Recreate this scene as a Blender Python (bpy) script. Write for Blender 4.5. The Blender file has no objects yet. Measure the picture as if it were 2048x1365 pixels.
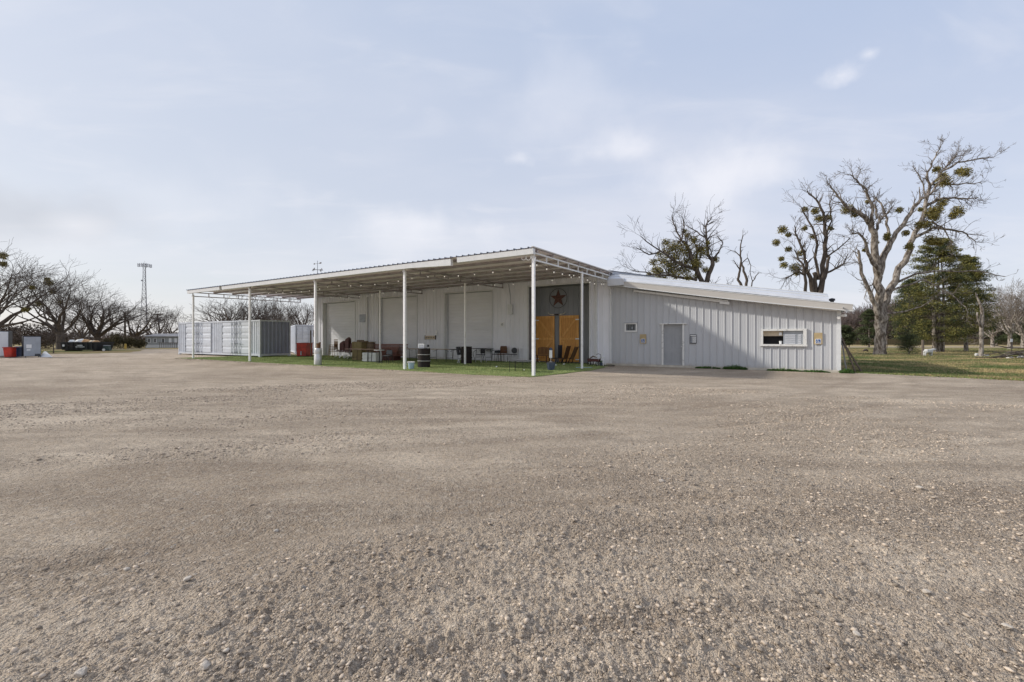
import bpy, math, random
import numpy as np
from mathutils import Vector, Matrix

scn = bpy.context.scene
COL = scn.collection
R = math.radians
# ------------------------------------------------------------------ camera
F = 900.0      # focal length in pixels of a 2048 px wide frame
HZ = 677.0
CH = 1.4
cam_d = bpy.data.cameras.new('camera'); cam = bpy.data.objects.new('camera', cam_d); COL.objects.link(cam)
cam_d.sensor_width = 36.0; cam_d.sensor_fit = 'HORIZONTAL'; cam_d.lens = F/2048*36.0
cam_d.shift_y = (HZ-682.5)/2048
cam_d.clip_start = 0.05; cam_d.clip_end = 6000
cam.location = (0, 0, CH); cam.rotation_euler = (R(90), 0, 0)
scn.camera = cam
scn.render.resolution_x = 1024; scn.render.resolution_y = 682
scn.view_settings.view_transform = 'Standard'; scn.view_settings.look = 'None'
scn.view_settings.exposure = 0.28; scn.view_settings.gamma = 1.0

# ------------------------------------------------------------------ sky
SUN_EL = 30.2
world = bpy.data.worlds.new('World'); scn.world = world; world.use_nodes = True
def build_world():
    nt = world.node_tree; nt.nodes.clear(); N = nt.nodes.new; L = nt.links.new
    out = N('ShaderNodeOutputWorld'); bg = N('ShaderNodeBackground'); L(bg.outputs[0], out.inputs[0])
    tc = N('ShaderNodeTexCoord')
    sky = N('ShaderNodeTexSky'); sky.sky_type = 'NISHITA'; sky.sun_disc = False
    sky.sun_elevation = R(SUN_EL); sky.sun_rotation = R(-84.3); sky.air_density = 1.0; sky.dust_density = 1.2; sky.ozone_density = 1.5
    sk = N('ShaderNodeVectorMath'); sk.operation = 'SCALE'; L(sky.outputs[0], sk.inputs[0]); sk.inputs['Scale'].default_value = 0.11
    sep = N('ShaderNodeSeparateXYZ'); L(tc.outputs['Generated'], sep.inputs[0])
    # cloud veil projected on a flat layer overhead
    zc = N('ShaderNodeMath'); zc.operation = 'MAXIMUM'; L(sep.outputs['Z'], zc.inputs[0]); zc.inputs[1].default_value = 0.0
    za = N('ShaderNodeMath'); za.operation = 'ADD'; L(zc.outputs[0], za.inputs[0]); za.inputs[1].default_value = 0.12
    dv = N('ShaderNodeVectorMath'); dv.operation = 'DIVIDE'; L(tc.outputs['Generated'], dv.inputs[0])
    cb = N('ShaderNodeCombineXYZ'); L(za.outputs[0], cb.inputs[0]); L(za.outputs[0], cb.inputs[1]); L(za.outputs[0], cb.inputs[2]); L(cb.outputs[0], dv.inputs[1])
    mp = N('ShaderNodeMapping'); L(dv.outputs[0], mp.inputs[0]); mp.inputs['Scale'].default_value = (0.55, 0.9, 0.2); mp.inputs['Location'].default_value = (3.1, 1.7, 0)
    n1 = N('ShaderNodeTexNoise'); L(mp.outputs[0], n1.inputs['Vector']); n1.inputs['Scale'].default_value = 1.0; n1.inputs['Detail'].default_value = 7; n1.inputs['Roughness'].default_value = 0.52
    r1 = N('ShaderNodeValToRGB'); L(n1.outputs['Fac'], r1.inputs[0]); r1.color_ramp.elements[0].position = 0.34; r1.color_ramp.elements[0].color = (.66, .66, .66, 1)
    r1.color_ramp.elements[1].position = 0.68; r1.color_ramp.elements[1].color = (1, 1, 1, 1); r1.color_ramp.interpolation = 'EASE'
    def rmp(src, a, b, c, d, ty='SMOOTHSTEP'):
        x = N('ShaderNodeMapRange'); x.interpolation_type = ty; L(src, x.inputs[0]); x.inputs['From Min'].default_value = a; x.inputs['From Max'].default_value = b; x.inputs['To Min'].default_value = c; x.inputs['To Max'].default_value = d; return x.outputs[0]
    def cmix(f, A, B):
        x = N('ShaderNodeMix'); x.data_type = 'RGBA'
        if isinstance(f, float): x.inputs['Factor'].default_value = f
        else: L(f, x.inputs['Factor'])
        for q, k in ((A,'A'),(B,'B')):
            if isinstance(q, tuple): x.inputs[k].default_value = (*q,1)
            else: L(q, x.inputs[k])
        return x.outputs['Result']
    # veil colour: pale near the horizon, bluer overhead and to the right, greyer low on the left
    zen = cmix(rmp(sep.outputs['X'], -.7, .8, 0, 1), (.535,.59,.705), (.455,.54,.72))
    hor = cmix(rmp(sep.outputs['X'], -.85, .35, 0, 1), (.635,.64,.665), (.665,.675,.74))
    veil = cmix(rmp(sep.outputs['Z'], .02, .56, 0, 1, 'LINEAR'), hor, zen)
    base = cmix(.8, sk.outputs[0], veil)
    cloud = cmix(rmp(n1.outputs['Fac'], .38, .74, 0, .42), base, (.73,.725,.77))
    mp2 = N('ShaderNodeMapping'); L(dv.outputs[0], mp2.inputs[0]); mp2.inputs['Scale'].default_value = (.8, 1.6, .3); mp2.inputs['Rotation'].default_value = (0,0,.5)
    n2 = N('ShaderNodeTexNoise'); L(mp2.outputs[0], n2.inputs['Vector']); n2.inputs['Scale'].default_value = 2.4; n2.inputs['Detail'].default_value = 6; n2.inputs['Roughness'].default_value = .55; n2.inputs['Distortion'].default_value = .6
    class _M: pass
    mx = _M(); mx.outputs = {'Result': cmix(rmp(n2.outputs['Fac'], .5, .78, 0, .22), cloud, (.76,.755,.79))}
    # wispy bright streaks and a few small cumulus shreds
    def spot(px, py, rad, stretch, amp, prev, dark=False):
        d = Vector(((px-1024)/F, 1, (HZ-py)/F)).normalized()
        sb = N('ShaderNodeVectorMath'); sb.operation = 'SUBTRACT'; L(tc.outputs['Generated'], sb.inputs[0]); sb.inputs[1].default_value = d
        mm = N('ShaderNodeVectorMath'); mm.operation = 'MULTIPLY'; L(sb.outputs[0], mm.inputs[0]); mm.inputs[1].default_value = (1/stretch, 1/stretch, 1)
        nn = N('ShaderNodeTexNoise'); L(tc.outputs['Generated'], nn.inputs['Vector']); nn.inputs['Scale'].default_value = 26 if rad < .03 else 9; nn.inputs['Detail'].default_value = 5
        ln = N('ShaderNodeVectorMath'); ln.operation = 'LENGTH'; L(mm.outputs[0], ln.inputs[0])
        ad = N('ShaderNodeMath'); ad.operation = 'MULTIPLY_ADD'; L(nn.outputs['Fac'], ad.inputs[0]); ad.inputs[1].default_value = rad*1.6; L(ln.outputs['Value'], ad.inputs[2])
        mr = N('ShaderNodeMapRange'); mr.interpolation_type = 'SMOOTHSTEP'; L(ad.outputs[0], mr.inputs[0]); mr.inputs['From Min'].default_value = rad*.6; mr.inputs['From Max'].default_value = rad*1.7
        mr.inputs['To Min'].default_value = amp; mr.inputs['To Max'].default_value = 0
        m2 = N('ShaderNodeMix'); m2.data_type = 'RGBA'; L(mr.outputs[0], m2.inputs['Factor']); L(prev, m2.inputs['A'])
        m2.inputs['B'].default_value = (.44, .46, .51, 1) if dark else (.84, .83, .86, 1)
        return m2.outputs['Result']
    c = mx.outputs['Result']
    c = spot(1260, 300, .03, 4.2, .26, c); c = spot(1040, 318, .02, 2.6, .35, c); c = spot(1685, 150, .022, 1.9, .55, c)
    c = spot(1738, 108, .012, 1.6, .4, c); c = spot(1470, 350, .07, 3.0, .4, c); c = spot(860, 452, .035, 5.0, .28, c)
    c = spot(1150, 205, .14, 1.8, .22, c); c = spot(1420, 370, .13, 1.8, .32, c); c = spot(820, 470, .08, 4.0, .35, c); c = spot(1230, 290, .045, 3.0, .3, c); c = spot(420, 400, .10, 2.0, .2, c); c = spot(60, 430, .07, 2.5, .5, c, True); c = spot(150, 450, .03, 2.0, .35, c)
    L(c, bg.inputs['Color']); bg.inputs['Strength'].default_value = 1.0
build_world()
# ------------------------------------------------------------------ sun
sd = bpy.data.lights.new('sun', 'SUN'); so = bpy.data.objects.new('sun', sd); COL.objects.link(so)
sd.energy = 2.7; sd.angle = R(2.6); sd.color = (1.0, .95, .87)
so.rotation_euler = Vector((-math.cos(R(SUN_EL))*.995, math.cos(R(SUN_EL))*.1, math.sin(R(SUN_EL)))).to_track_quat('Z', 'Y').to_euler()
so.location = (-20, 10, 30)

# ------------------------------------------------------------------ frames and helpers
WX, WY = .8453, -.5343     # facade direction (to the right), local x = a
VX, VY = .5343, .8453      # depth direction, local y = b
RZ = math.atan2(WY, WX)
def AB(a, b, z=0): return Vector((a*WX+b*VX, a*WY+b*VY, z))
def toab(p): return (p[0]*WX+p[1]*WY, p[0]*VX+p[1]*VY)
def G(px, py):             # ground point seen at a pixel
    Y = F*CH/(py-HZ); return Vector(((px-1024)/F*Y, Y, 0))
def D(px, Y): return Vector(((px-1024)/F*Y, Y, 0))
def ZZ(py, Y): return CH+(HZ-py)/F*Y
def onb(px, b):
    u = (px-1024)/F; t = b/(VX*u+VY); return t*(WX*u+WY), t

class MB:
    def __init__(s): s.v = []; s.f = []
    def add(s, vs, fs):
        n = len(s.v); s.v.extend(vs); s.f.extend([tuple(i+n for i in f) for f in fs])
    def box(s, x0, x1, y0, y1, z0, z1):
        s.add([(x0,y0,z0),(x1,y0,z0),(x1,y1,z0),(x0,y1,z0),(x0,y0,z1),(x1,y0,z1),(x1,y1,z1),(x0,y1,z1)],
              [(0,3,2,1),(4,5,6,7),(0,1,5,4),(1,2,6,5),(2,3,7,6),(3,0,4,7)])
        return s
    def hexa(s, b4, t4):
        s.add(list(b4)+list(t4), [(0,3,2,1),(4,5,6,7),(0,1,5,4),(1,2,6,5),(2,3,7,6),(3,0,4,7)]); return s
    def obox(s, c, size, rx=0, ry=0, rz=0):
        M = Matrix.Translation(c) @ Matrix.Rotation(rz,4,'Z') @ Matrix.Rotation(ry,4,'Y') @ Matrix.Rotation(rx,4,'X')
        x,y,z = [k/2 for k in size]
        P = [tuple(M @ Vector(p)) for p in [(-x,-y,-z),(x,-y,-z),(x,y,-z),(-x,y,-z),(-x,-y,z),(x,-y,z),(x,y,z),(-x,y,z)]]
        s.hexa(P[:4], P[4:]); return s
    def tube(s, pts, rad, n=6, cap=True):
        pts = [Vector(p) for p in pts]; m = len(pts)
        if not hasattr(rad, '__len__'): rad = [rad]*m
        n0 = len(s.v); up = None
        for i in range(m):
            t = (pts[min(i+1,m-1)]-pts[max(i-1,0)])
            if t.length < 1e-9: t = Vector((0,0,1))
            t.normalize()
            if up is None: up = t.orthogonal().normalized()
            else:
                up = up - t*up.dot(t)
                up = up.normalized() if up.length > 1e-6 else t.orthogonal().normalized()
            w = t.cross(up)
            for k in range(n):
                a = 2*math.pi*(k+.5)/n
                p = pts[i]+(up*math.cos(a)+w*math.sin(a))*rad[i]
                s.v.append((p.x,p.y,p.z))
        for i in range(m-1):
            for k in range(n):
                a = n0+i*n+k; b = n0+i*n+(k+1)%n
                s.f.append((a,b,b+n,a+n))
        if cap:
            s.f.append(tuple(n0+k for k in range(n))[::-1]); s.f.append(tuple(n0+(m-1)*n+k for k in range(n)))
        return s
    def bar(s, p, q, w): return s.tube([p,q], w*.7071, 4)
    def lathe(s, prof, n=20, c=(0,0,0)):
        n0 = len(s.v)
        for r,z in prof:
            for k in range(n):
                a = 2*math.pi*k/n; s.v.append((c[0]+r*math.cos(a), c[1]+r*math.sin(a), c[2]+z))
        m = len(prof)
        for i in range(m-1):
            for k in range(n):
                a = n0+i*n+k; b = n0+i*n+(k+1)%n; s.f.append((a,b,b+n,a+n))
        s.f.append(tuple(n0+k for k in range(n))[::-1]); s.f.append(tuple(n0+(m-1)*n+k for k in range(n)))
        return s
    def prism(s, poly, y0, y1):      # polygon in x,z extruded along y
        n = len(poly); s.add([(x,y0,z) for x,z in poly]+[(x,y1,z) for x,z in poly],
            [tuple(range(n)), tuple(range(2*n-1,n-1,-1))]+[(i,i+n,(i+1)%n+n,(i+1)%n) for i in range(n)])
        return s
    def ring(s, c, Rr, r, n=28, m=6, axis='y', a0=0, a1=360):
        pts = []
        full = abs(a1-a0) >= 360
        for k in range(n+1):
            a = R(a0+(a1-a0)*k/n)
            if axis == 'y': pts.append((c[0]+Rr*math.cos(a), c[1], c[2]+Rr*math.sin(a)))
            elif axis == 'x': pts.append((c[0], c[1]+Rr*math.cos(a), c[2]+Rr*math.sin(a)))
            else: pts.append((c[0]+Rr*math.cos(a), c[1]+Rr*math.sin(a), c[2]))
        s.tube(pts, r, m, cap=not full); return s
    def build(s, name, mat, parent=None, off=(0,0,0), loc=None, rz=0, smooth=False, bevel=0):
        me = bpy.data.meshes.new(name)
        ox,oy,oz = off
        V = [(x-ox,y-oy,z-oz) for x,y,z in s.v] if any(off) else s.v
        me.from_pydata([tuple(p) for p in V], [], s.f); me.update()
        me.materials.append(mat)
        if smooth: me.polygons.foreach_set('use_smooth', [True]*len(me.polygons))
        o = bpy.data.objects.new(name, me); COL.objects.link(o)
        if parent is not None: o.parent = parent
        if loc is not None: o.location = loc
        if rz: o.rotation_euler = (0,0,rz)
        if bevel:
            bv = o.modifiers.new('bevel','BEVEL'); bv.width = bevel; bv.segments = 2; bv.limit_method = 'ANGLE'
        return o

def tag(o, label=None, cat=None, group=None, kind=None):
    if label: o['label'] = label
    if cat: o['category'] = cat
    if group: o['group'] = group
    if kind: o['kind'] = kind
    return o
def thing(name, label, cat, loc=(0,0,0), rz=0, group=None):
    o = bpy.data.objects.new(name, None); COL.objects.link(o)
    o.location = loc; o.rotation_euler = (0,0,rz); o.empty_display_size = .2
    return tag(o, label, cat, group)
def fthing(name, label, cat, a, b, z=0, group=None):    # thing in the facade frame
    return thing(name, label, cat, AB(a,b,z), RZ, group)
def dup(root, loc, rz=None, label=None, group=None):
    r = root.copy(); COL.objects.link(r); r.location = loc
    if rz is not None: r.rotation_euler = (0,0,rz)
    if label: r['label'] = label
    if group: r['group'] = group
    for ch in list(root.children):
        c = ch.copy(); COL.objects.link(c); c.parent = r
        for g in list(ch.children):
            d = g.copy(); COL.objects.link(d); d.parent = c
    return r

# ------------------------------------------------------------------ materials
def mat(name, col, rough=.6, var=.12, scale=3.0, bump=0.0, bscale=30.0, metal=0.0, stretch=(1,1,1), col2=None, lo=.35, hi=.65, spec=.4, detail=5, island=0.0, emit=0):
    m = bpy.data.materials.new(name); m.use_nodes = True; nt = m.node_tree; N = nt.nodes.new; L = nt.links.new
    b = nt.nodes['Principled BSDF']; b.inputs['Roughness'].default_value = rough; b.inputs['Metallic'].default_value = metal
    b.inputs['Specular IOR Level'].default_value = spec
    tc = N('ShaderNodeTexCoord'); mp = N('ShaderNodeMapping'); L(tc.outputs['Object'], mp.inputs[0]); mp.inputs['Scale'].default_value = stretch
    n = N('ShaderNodeTexNoise'); L(mp.outputs[0], n.inputs['Vector']); n.inputs['Scale'].default_value = scale; n.inputs['Detail'].default_value = detail; n.inputs['Roughness'].default_value = .62
    rp = N('ShaderNodeMapRange'); L(n.outputs['Fac'], rp.inputs[0]); rp.inputs['From Min'].default_value = lo; rp.inputs['From Max'].default_value = hi
    mx = N('ShaderNodeMix'); mx.data_type = 'RGBA'; L(rp.outputs[0], mx.inputs['Factor'])
    A = [min(1,c*(1+var)) for c in col]; B = [c*(1-var) for c in col] if col2 is None else list(col2)
    mx.inputs['A'].default_value = (*A,1); mx.inputs['B'].default_value = (*B,1)
    res = mx.outputs['Result']
    if island:
        g = N('ShaderNodeNewGeometry'); mr = N('ShaderNodeMapRange'); L(g.outputs['Random Per Island'], mr.inputs[0])
        mr.inputs['To Min'].default_value = 1-island; mr.inputs['To Max'].default_value = 1+island
        vm = N('ShaderNodeVectorMath'); vm.operation = 'SCALE'; L(res, vm.inputs[0]); L(mr.outputs[0], vm.inputs['Scale']); res = vm.outputs[0]
    L(res, b.inputs['Base Color'])
    if bump:
        n2 = N('ShaderNodeTexNoise'); L(mp.outputs[0], n2.inputs['Vector']); n2.inputs['Scale'].default_value = bscale; n2.inputs['Detail'].default_value = 4
        bp = N('ShaderNodeBump'); L(n2.outputs['Fac'], bp.inputs['Height']); bp.inputs['Strength'].default_value = bump; bp.inputs['Distance'].default_value = .02
        L(bp.outputs[0], b.inputs['Normal'])
    if emit:
        b.inputs['Emission Color'].default_value = (*col,1); b.inputs['Emission Strength'].default_value = emit
    return m

M = {}
M['siding'] = mat('painted_siding', (.79,.79,.82), .5, .06, 1.3, .06, 3, stretch=(1,1,.25))
def splash(m, h, col, amt):
    nt = m.node_tree; N = nt.nodes.new; L = nt.links.new; b = nt.nodes['Principled BSDF']; src = b.inputs['Base Color'].links[0].from_socket
    tc = N('ShaderNodeTexCoord'); sp = N('ShaderNodeSeparateXYZ'); L(tc.outputs['Object'], sp.inputs[0]); n = N('ShaderNodeTexNoise'); L(tc.outputs['Object'], n.inputs['Vector']); n.inputs['Scale'].default_value = 5; n.inputs['Detail'].default_value = 6
    ma = N('ShaderNodeMath'); ma.operation = 'MULTIPLY_ADD'; L(n.outputs['Fac'], ma.inputs[0]); ma.inputs[1].default_value = h*1.6; L(sp.outputs['Z'], ma.inputs[2])
    mr = N('ShaderNodeMapRange'); L(ma.outputs[0], mr.inputs[0]); mr.inputs['From Min'].default_value = h*.9; mr.inputs['From Max'].default_value = h*1.9; mr.inputs['To Min'].default_value = amt; mr.inputs['To Max'].default_value = 0
    mx = N('ShaderNodeMix'); mx.data_type = 'RGBA'; L(mr.outputs[0], mx.inputs['Factor']); L(src, mx.inputs['A']); mx.inputs['B'].default_value = (*col,1); L(mx.outputs['Result'], b.inputs['Base Color'])
M['siding_wing'] = mat('painted_siding_wing', (.50,.505,.515), .5, .05, 1.6, .08, 3, stretch=(1,1,.22), lo=.3, hi=.75)
splash(M['siding'], .22, (.42,.37,.30), .55); splash(M['siding_wing'], .20, (.36,.31,.25), .6)
M['trim'] = mat('white_trim', (.69,.695,.69), .5, .05, 4, .04, 12)
M['white'] = mat('white_paint', (.80,.79,.77), .45, .05, 5)
M['post'] = mat('post_paint', (.80,.795,.78), .42, .07, 6, col2=(.66,.64,.60), lo=.5, hi=.8)
M['beige'] = mat('beige_fascia', (.50,.47,.43), .5, .05, 2, .06, 4, stretch=(.3,1,1))
M['galv'] = mat('galvanised_sheet', (.60,.61,.635), .5, .06, 2.2, .03, 8, metal=.1, stretch=(1,.3,1))
M['galv_dark'] = mat('weathered_sheet', (.36,.38,.42), .5, .14, 2.0, .05, 8, metal=.3, stretch=(1,.4,3))
M['under'] = mat('canopy_sheet', (.90,.82,.87), .6, .08, 1.5, .03, 6, stretch=(.3,1,1))
M['purlin'] = mat('purlin_steel', (.36,.33,.34), .5, .1, 3, col2=(.27,.24,.24))
M['rolldoor'] = mat('rolling_door_paint', (.77,.77,.79), .5, .05, 1.2, .05, 4, stretch=(.4,1,1))
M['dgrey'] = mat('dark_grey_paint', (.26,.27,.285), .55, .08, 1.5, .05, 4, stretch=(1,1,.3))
M['wood'] = mat('oiled_wood', (.66,.33,.085), .5, .15, 5, .25, 22, stretch=(6,6,.5), col2=(.50,.22,.05), lo=.3, hi=.7)
M['wood_frame'] = mat('oiled_frame_wood', (.72,.38,.11), .5, .12, 5, .2, 20, stretch=(4,4,.5), col2=(.58,.28,.07))
M['slab'] = mat('concrete', (.50,.46,.39), .85, .15, 3, .3, 25)
M['door'] = mat('grey_door_paint', (.35,.355,.365), .5, .04, 2, .03, 6)
M['peel'] = mat('peeling_trim', (.66,.65,.62), .6, .1, 9, .3, 30, col2=(.50,.49,.47), lo=.55, hi=.62)
M['glass'] = mat('dark_glass', (.03,.033,.036), .12, .3, 2, spec=.6)
M['black'] = mat('black_paint', (.022,.022,.025), .5, .2, 5)
M['blackm'] = mat('black_metal', (.03,.03,.032), .4, .2, 8, metal=.4)
M['drum'] = mat('drum_paint', (.018,.016,.016), .6, .25, 4, .1, 12, col2=(.03,.02,.017), spec=.2)
M['silver'] = mat('silver_band', (.62,.62,.62), .35, .1, 8, metal=.7)
M['chrome'] = mat('chrome_leg', (.75,.75,.74), .3, .05, 8, metal=.5)
M['cont'] = mat('container_paint', (.55,.575,.62), .55, .06, 1.4, .08, 6, col2=(.46,.48,.51), lo=.5, hi=.75)
M['cont_shade'] = mat('container_end_shade', (.27,.285,.37), .5, .06, 1.4, .08, 6)  # container paint with the end wall's shade put into its colour
M['gasket'] = mat('door_gasket', (.12,.125,.135), .7, .1, 5)
M['red'] = mat('red_paint', (.48,.035,.02), .45, .2, 3, .1, 8, col2=(.26,.03,.02))
M['blue'] = mat('dark_blue_plastic', (.035,.06,.13), .45, .15, 5)
M['pot'] = mat('slate_blue_plastic', (.07,.09,.13), .5, .15, 6)
M['ltblue'] = mat('light_blue_plastic', (.36,.47,.53), .5, .1, 6)
M['greybin'] = mat('grey_plastic', (.26,.30,.36), .55, .1, 5)
M['can'] = mat('aluminium_can', (.55,.55,.55), .4, .1, 4, .08, 10, metal=.45)
M['fridge'] = mat('fridge_grey', (.36,.385,.42), .5, .12, 2.5, .05, 8)
M['fridgew'] = mat('fridge_white', (.66,.68,.70), .4, .05, 3)
M['wicker'] = mat('brown_wicker', (.20,.105,.045), .7, .3, 25, .4, 60)
M['maroon'] = mat('maroon_vinyl', (.085,.022,.018), .5, .25, 6, .1, 20)
M['brownsuede'] = mat('brown_vinyl', (.13,.055,.02), .5, .2, 6, .1, 20)
M['rattan'] = mat('tan_rattan', (.27,.155,.07), .6, .2, 20, .3, 50)
M['olive'] = mat('olive_plywood', (.20,.155,.07), .75, .15, 4, .2, 25)
M['barrelw'] = mat('grey_brown_staves', (.19,.135,.09), .75, .25, 6, .3, 30, stretch=(5,5,.6))
M['redwood'] = mat('redwood_board', (.19,.075,.055), .65, .25, 4, .2, 25, stretch=(.4,3,3))
M['tabletop'] = mat('table_laminate', (.42,.28,.20), .45, .12, 5)
M['charcoal'] = mat('charcoal_fabric', (.075,.078,.085), .8, .2, 12, .2, 60)
M['tan'] = mat('tan_board', (.62,.52,.38), .7, .12, 8, .1, 30)
M['ply'] = mat('plywood_backer', (.47,.36,.20), .75, .15, 6, .2, 30)
M['paper'] = mat('paper', (.80,.80,.79), .8, .04, 8)
M['signblue'] = mat('sign_blue', (.03,.10,.30), .5, .1, 5)
M['rust'] = mat('rusty_iron', (.135,.065,.05), .75, .3, 10, .4, 40)
M['darkiron'] = mat('dark_iron', (.07,.05,.045), .6, .2, 10)
M['horn'] = mat('horn', (.62,.56,.46), .45, .15, 8, col2=(.2,.16,.12), lo=.5, hi=.7)
M['bulb'] = mat('glass_bulb', (1,.96,.88), .2, .0, 5, emit=.2)
M['cable'] = mat('black_cable', (.03,.03,.03), .6, .1, 5)
M['bark'] = mat('bark', (.105,.083,.066), .9, .3, 5, .9, 26, stretch=(1,1,.35), col2=(.06,.046,.036))
M['bark_lt'] = mat('pale_bark', (.27,.235,.20), .9, .3, 6, 1.0, 26, stretch=(1,1,.4), col2=(.10,.078,.06), lo=.42, hi=.58)
M['twig'] = mat('twigs', (.078,.060,.048), .9, .25, 3, island=.3)
M['twig_lt'] = mat('pale_twigs', (.17,.142,.118), .9, .25, 3, island=.3)
M['mist'] = mat('mistletoe_leaves', (.23,.185,.05), .7, .4, 6, col2=(.10,.095,.028), island=.45)
M['cedar'] = mat('cedar_foliage', (.155,.14,.036), .8, .4, 1.3, col2=(.034,.05,.018), lo=.42, hi=.58, island=.5)
M['cedar2'] = mat('dark_cedar_foliage', (.07,.082,.03), .8, .4, 1.3, col2=(.03,.042,.018), island=.45)
M['brush'] = mat('winter_brush', (.095,.068,.052), .9, .3, .4, col2=(.06,.045,.033), island=.4)
M['hedge'] = mat('olive_brush', (.075,.058,.024), .9, .35, .8, col2=(.04,.036,.014), island=.45)
M['weed'] = mat('weed_leaves', (.055,.115,.02), .7, .3, 6, island=.4)
M['turf_edge'] = mat('turf_edge', (.05,.09,.02), .9, .2, 10)
M['fencewood'] = mat('fence_boards', (.135,.105,.055), .9, .2, .6, .2, 8, stretch=(6,6,.3), col2=(.095,.075,.04))
M['postwood'] = mat('weathered_post', (.17,.135,.105), .9, .2, 8, .6, 30, stretch=(3,3,.5))
M['steelgrey'] = mat('tower_steel', (.22,.23,.25), .5, .1, .5, metal=.3)
M['homewall'] = mat('grey_lap_siding', (.38,.39,.385), .7, .06, 1, .1, 3)
M['homeroof'] = mat('grey_shingles', (.30,.29,.29), .85, .1, 3)
M['yellow'] = mat('yellow_post', (.45,.30,.06), .6, .15, 4)
M['stone'] = mat('limestone', (.50,.44,.37), .9, .18, 12, .6, 60)
M['cardboard'] = mat('cardboard', (.55,.33,.16), .8, .15, 4)
M['fur'] = mat('white_fur', (.58,.565,.54), .95, .12, 9, .8, 40)
M['green'] = mat('green_plastic', (.03,.05,.04), .6, .2, 4)
M['lid'] = mat('slate_metal', (.35,.37,.40), .5, .1, 4)

# ------------------------------------------------------------------ numpy noise
def _hash(ix, iy, seed):
    h = (ix.astype(np.int64)*374761393 + iy.astype(np.int64)*668265263 + seed*974711) & 0x7fffffff
    h = ((h ^ (h >> 13))*1274126177) & 0x7fffffff
    return ((h ^ (h >> 16)) & 0xffff)/65535.0
def vnoise(x, y, seed=0):
    ix = np.floor(x); iy = np.floor(y); fx = x-ix; fy = y-iy
    fx = fx*fx*(3-2*fx); fy = fy*fy*(3-2*fy)
    a = _hash(ix,iy,seed); b = _hash(ix+1,iy,seed); c = _hash(ix,iy+1,seed); d = _hash(ix+1,iy+1,seed)
    return (a*(1-fx)+b*fx)*(1-fy)+(c*(1-fx)+d*fx)*fy - .5
def fbm(x, y, seed=0, o=3):
    s = 0; a = 1.0
    for k in range(o):
        s = s + a*vnoise(x*2**k+17.3*k, y*2**k-9.1*k, seed+k); a *= .5
    return s
def grain_mask(x, y):      # 0 = compacted patch, 1 = loose gravel
    ca, sa = math.cos(.35), math.sin(.35)
    u = x*ca+y*sa; w = -x*sa+y*ca
    m = fbm(u*.28+5, w*.75+2, 41, 3)
    return np.clip(m*1.9+.55, 0.08, 1)
def arcs(x, y):
    """bands that follow the curved ways cars drive; returns (tone, ridge)"""
    r1 = np.hypot(x+7, y-31); p1 = np.arctan2(y-31, x+7)
    r2 = np.hypot(x-2.5, y+7.5); p2 = np.arctan2(y+7.5, x-2.5)
    w = fbm(x*.18, y*.18, 77, 2)*1.2
    t1 = fbm((r1+w)*.85, p1*3.0, 51, 3); t2 = fbm((r2+w*.6)*1.15, p2*2.2, 55, 3)
    rd = np.exp(-((r2-9.55+.3*w)/.13)**2)+np.exp(-((r2-9.95+.3*w)/.10)**2)*.8+np.exp(-((r2-11.6+.4*w)/.14)**2)*.8+np.exp(-((r1-24.2+.3*w)/.16)**2)*.7+np.exp(-((r1-25.9+.3*w)/.16)**2)*.7
    return t1*.6+t2*.6, rd
def tone(x, y):
    t, rd = arcs(x, y)
    patch = fbm(x*.22+3, y*.5+8, 61, 3)
    blob = np.exp(-(((x+3.75)/.8)**2+((y-4.85)/.32)**2)*1.2)*.55
    fine = fbm(x*1.6, y*2.6, 63, 3)*.28
    return np.clip(.5+t*.5+patch*.42+fine*1.2-rd*.32-blob*1.6, 0, 1)
def flat_mask(x, y):
    b = x*VX+y*VY
    return np.clip((13.7-b)/1.0, 0, 1)
def hground(x, y):
    ca, sa = math.cos(.25), math.sin(.25); u = x*ca+y*sa; w = -x*sa+y*ca
    g = grain_mask(x, y); r = np.hypot(x, y)
    h = fbm(x*.35, y*.35, 3, 2)*.055 + fbm(u*.7, w*2.2, 9, 2)*.022
    h = h + fbm(x*5, y*5, 12, 2)*.011*(.35+g)
    near = np.clip((16-r)/8, 0, 1)
    rd = arcs(x, y)[1]
    h = h - rd*.032*(1+.6*fbm(x*7, y*7, 71, 2))
    h = h + np.abs(fbm(x*19, y*19, 21, 2))*.029*g*near
    h = h + np.maximum(fbm(x*44, y*44, 23, 2)-.08, 0)*.034*(g*.85+.15)*np.clip((8-r)/4, 0, 1)
    return h*flat_mask(x, y)
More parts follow.
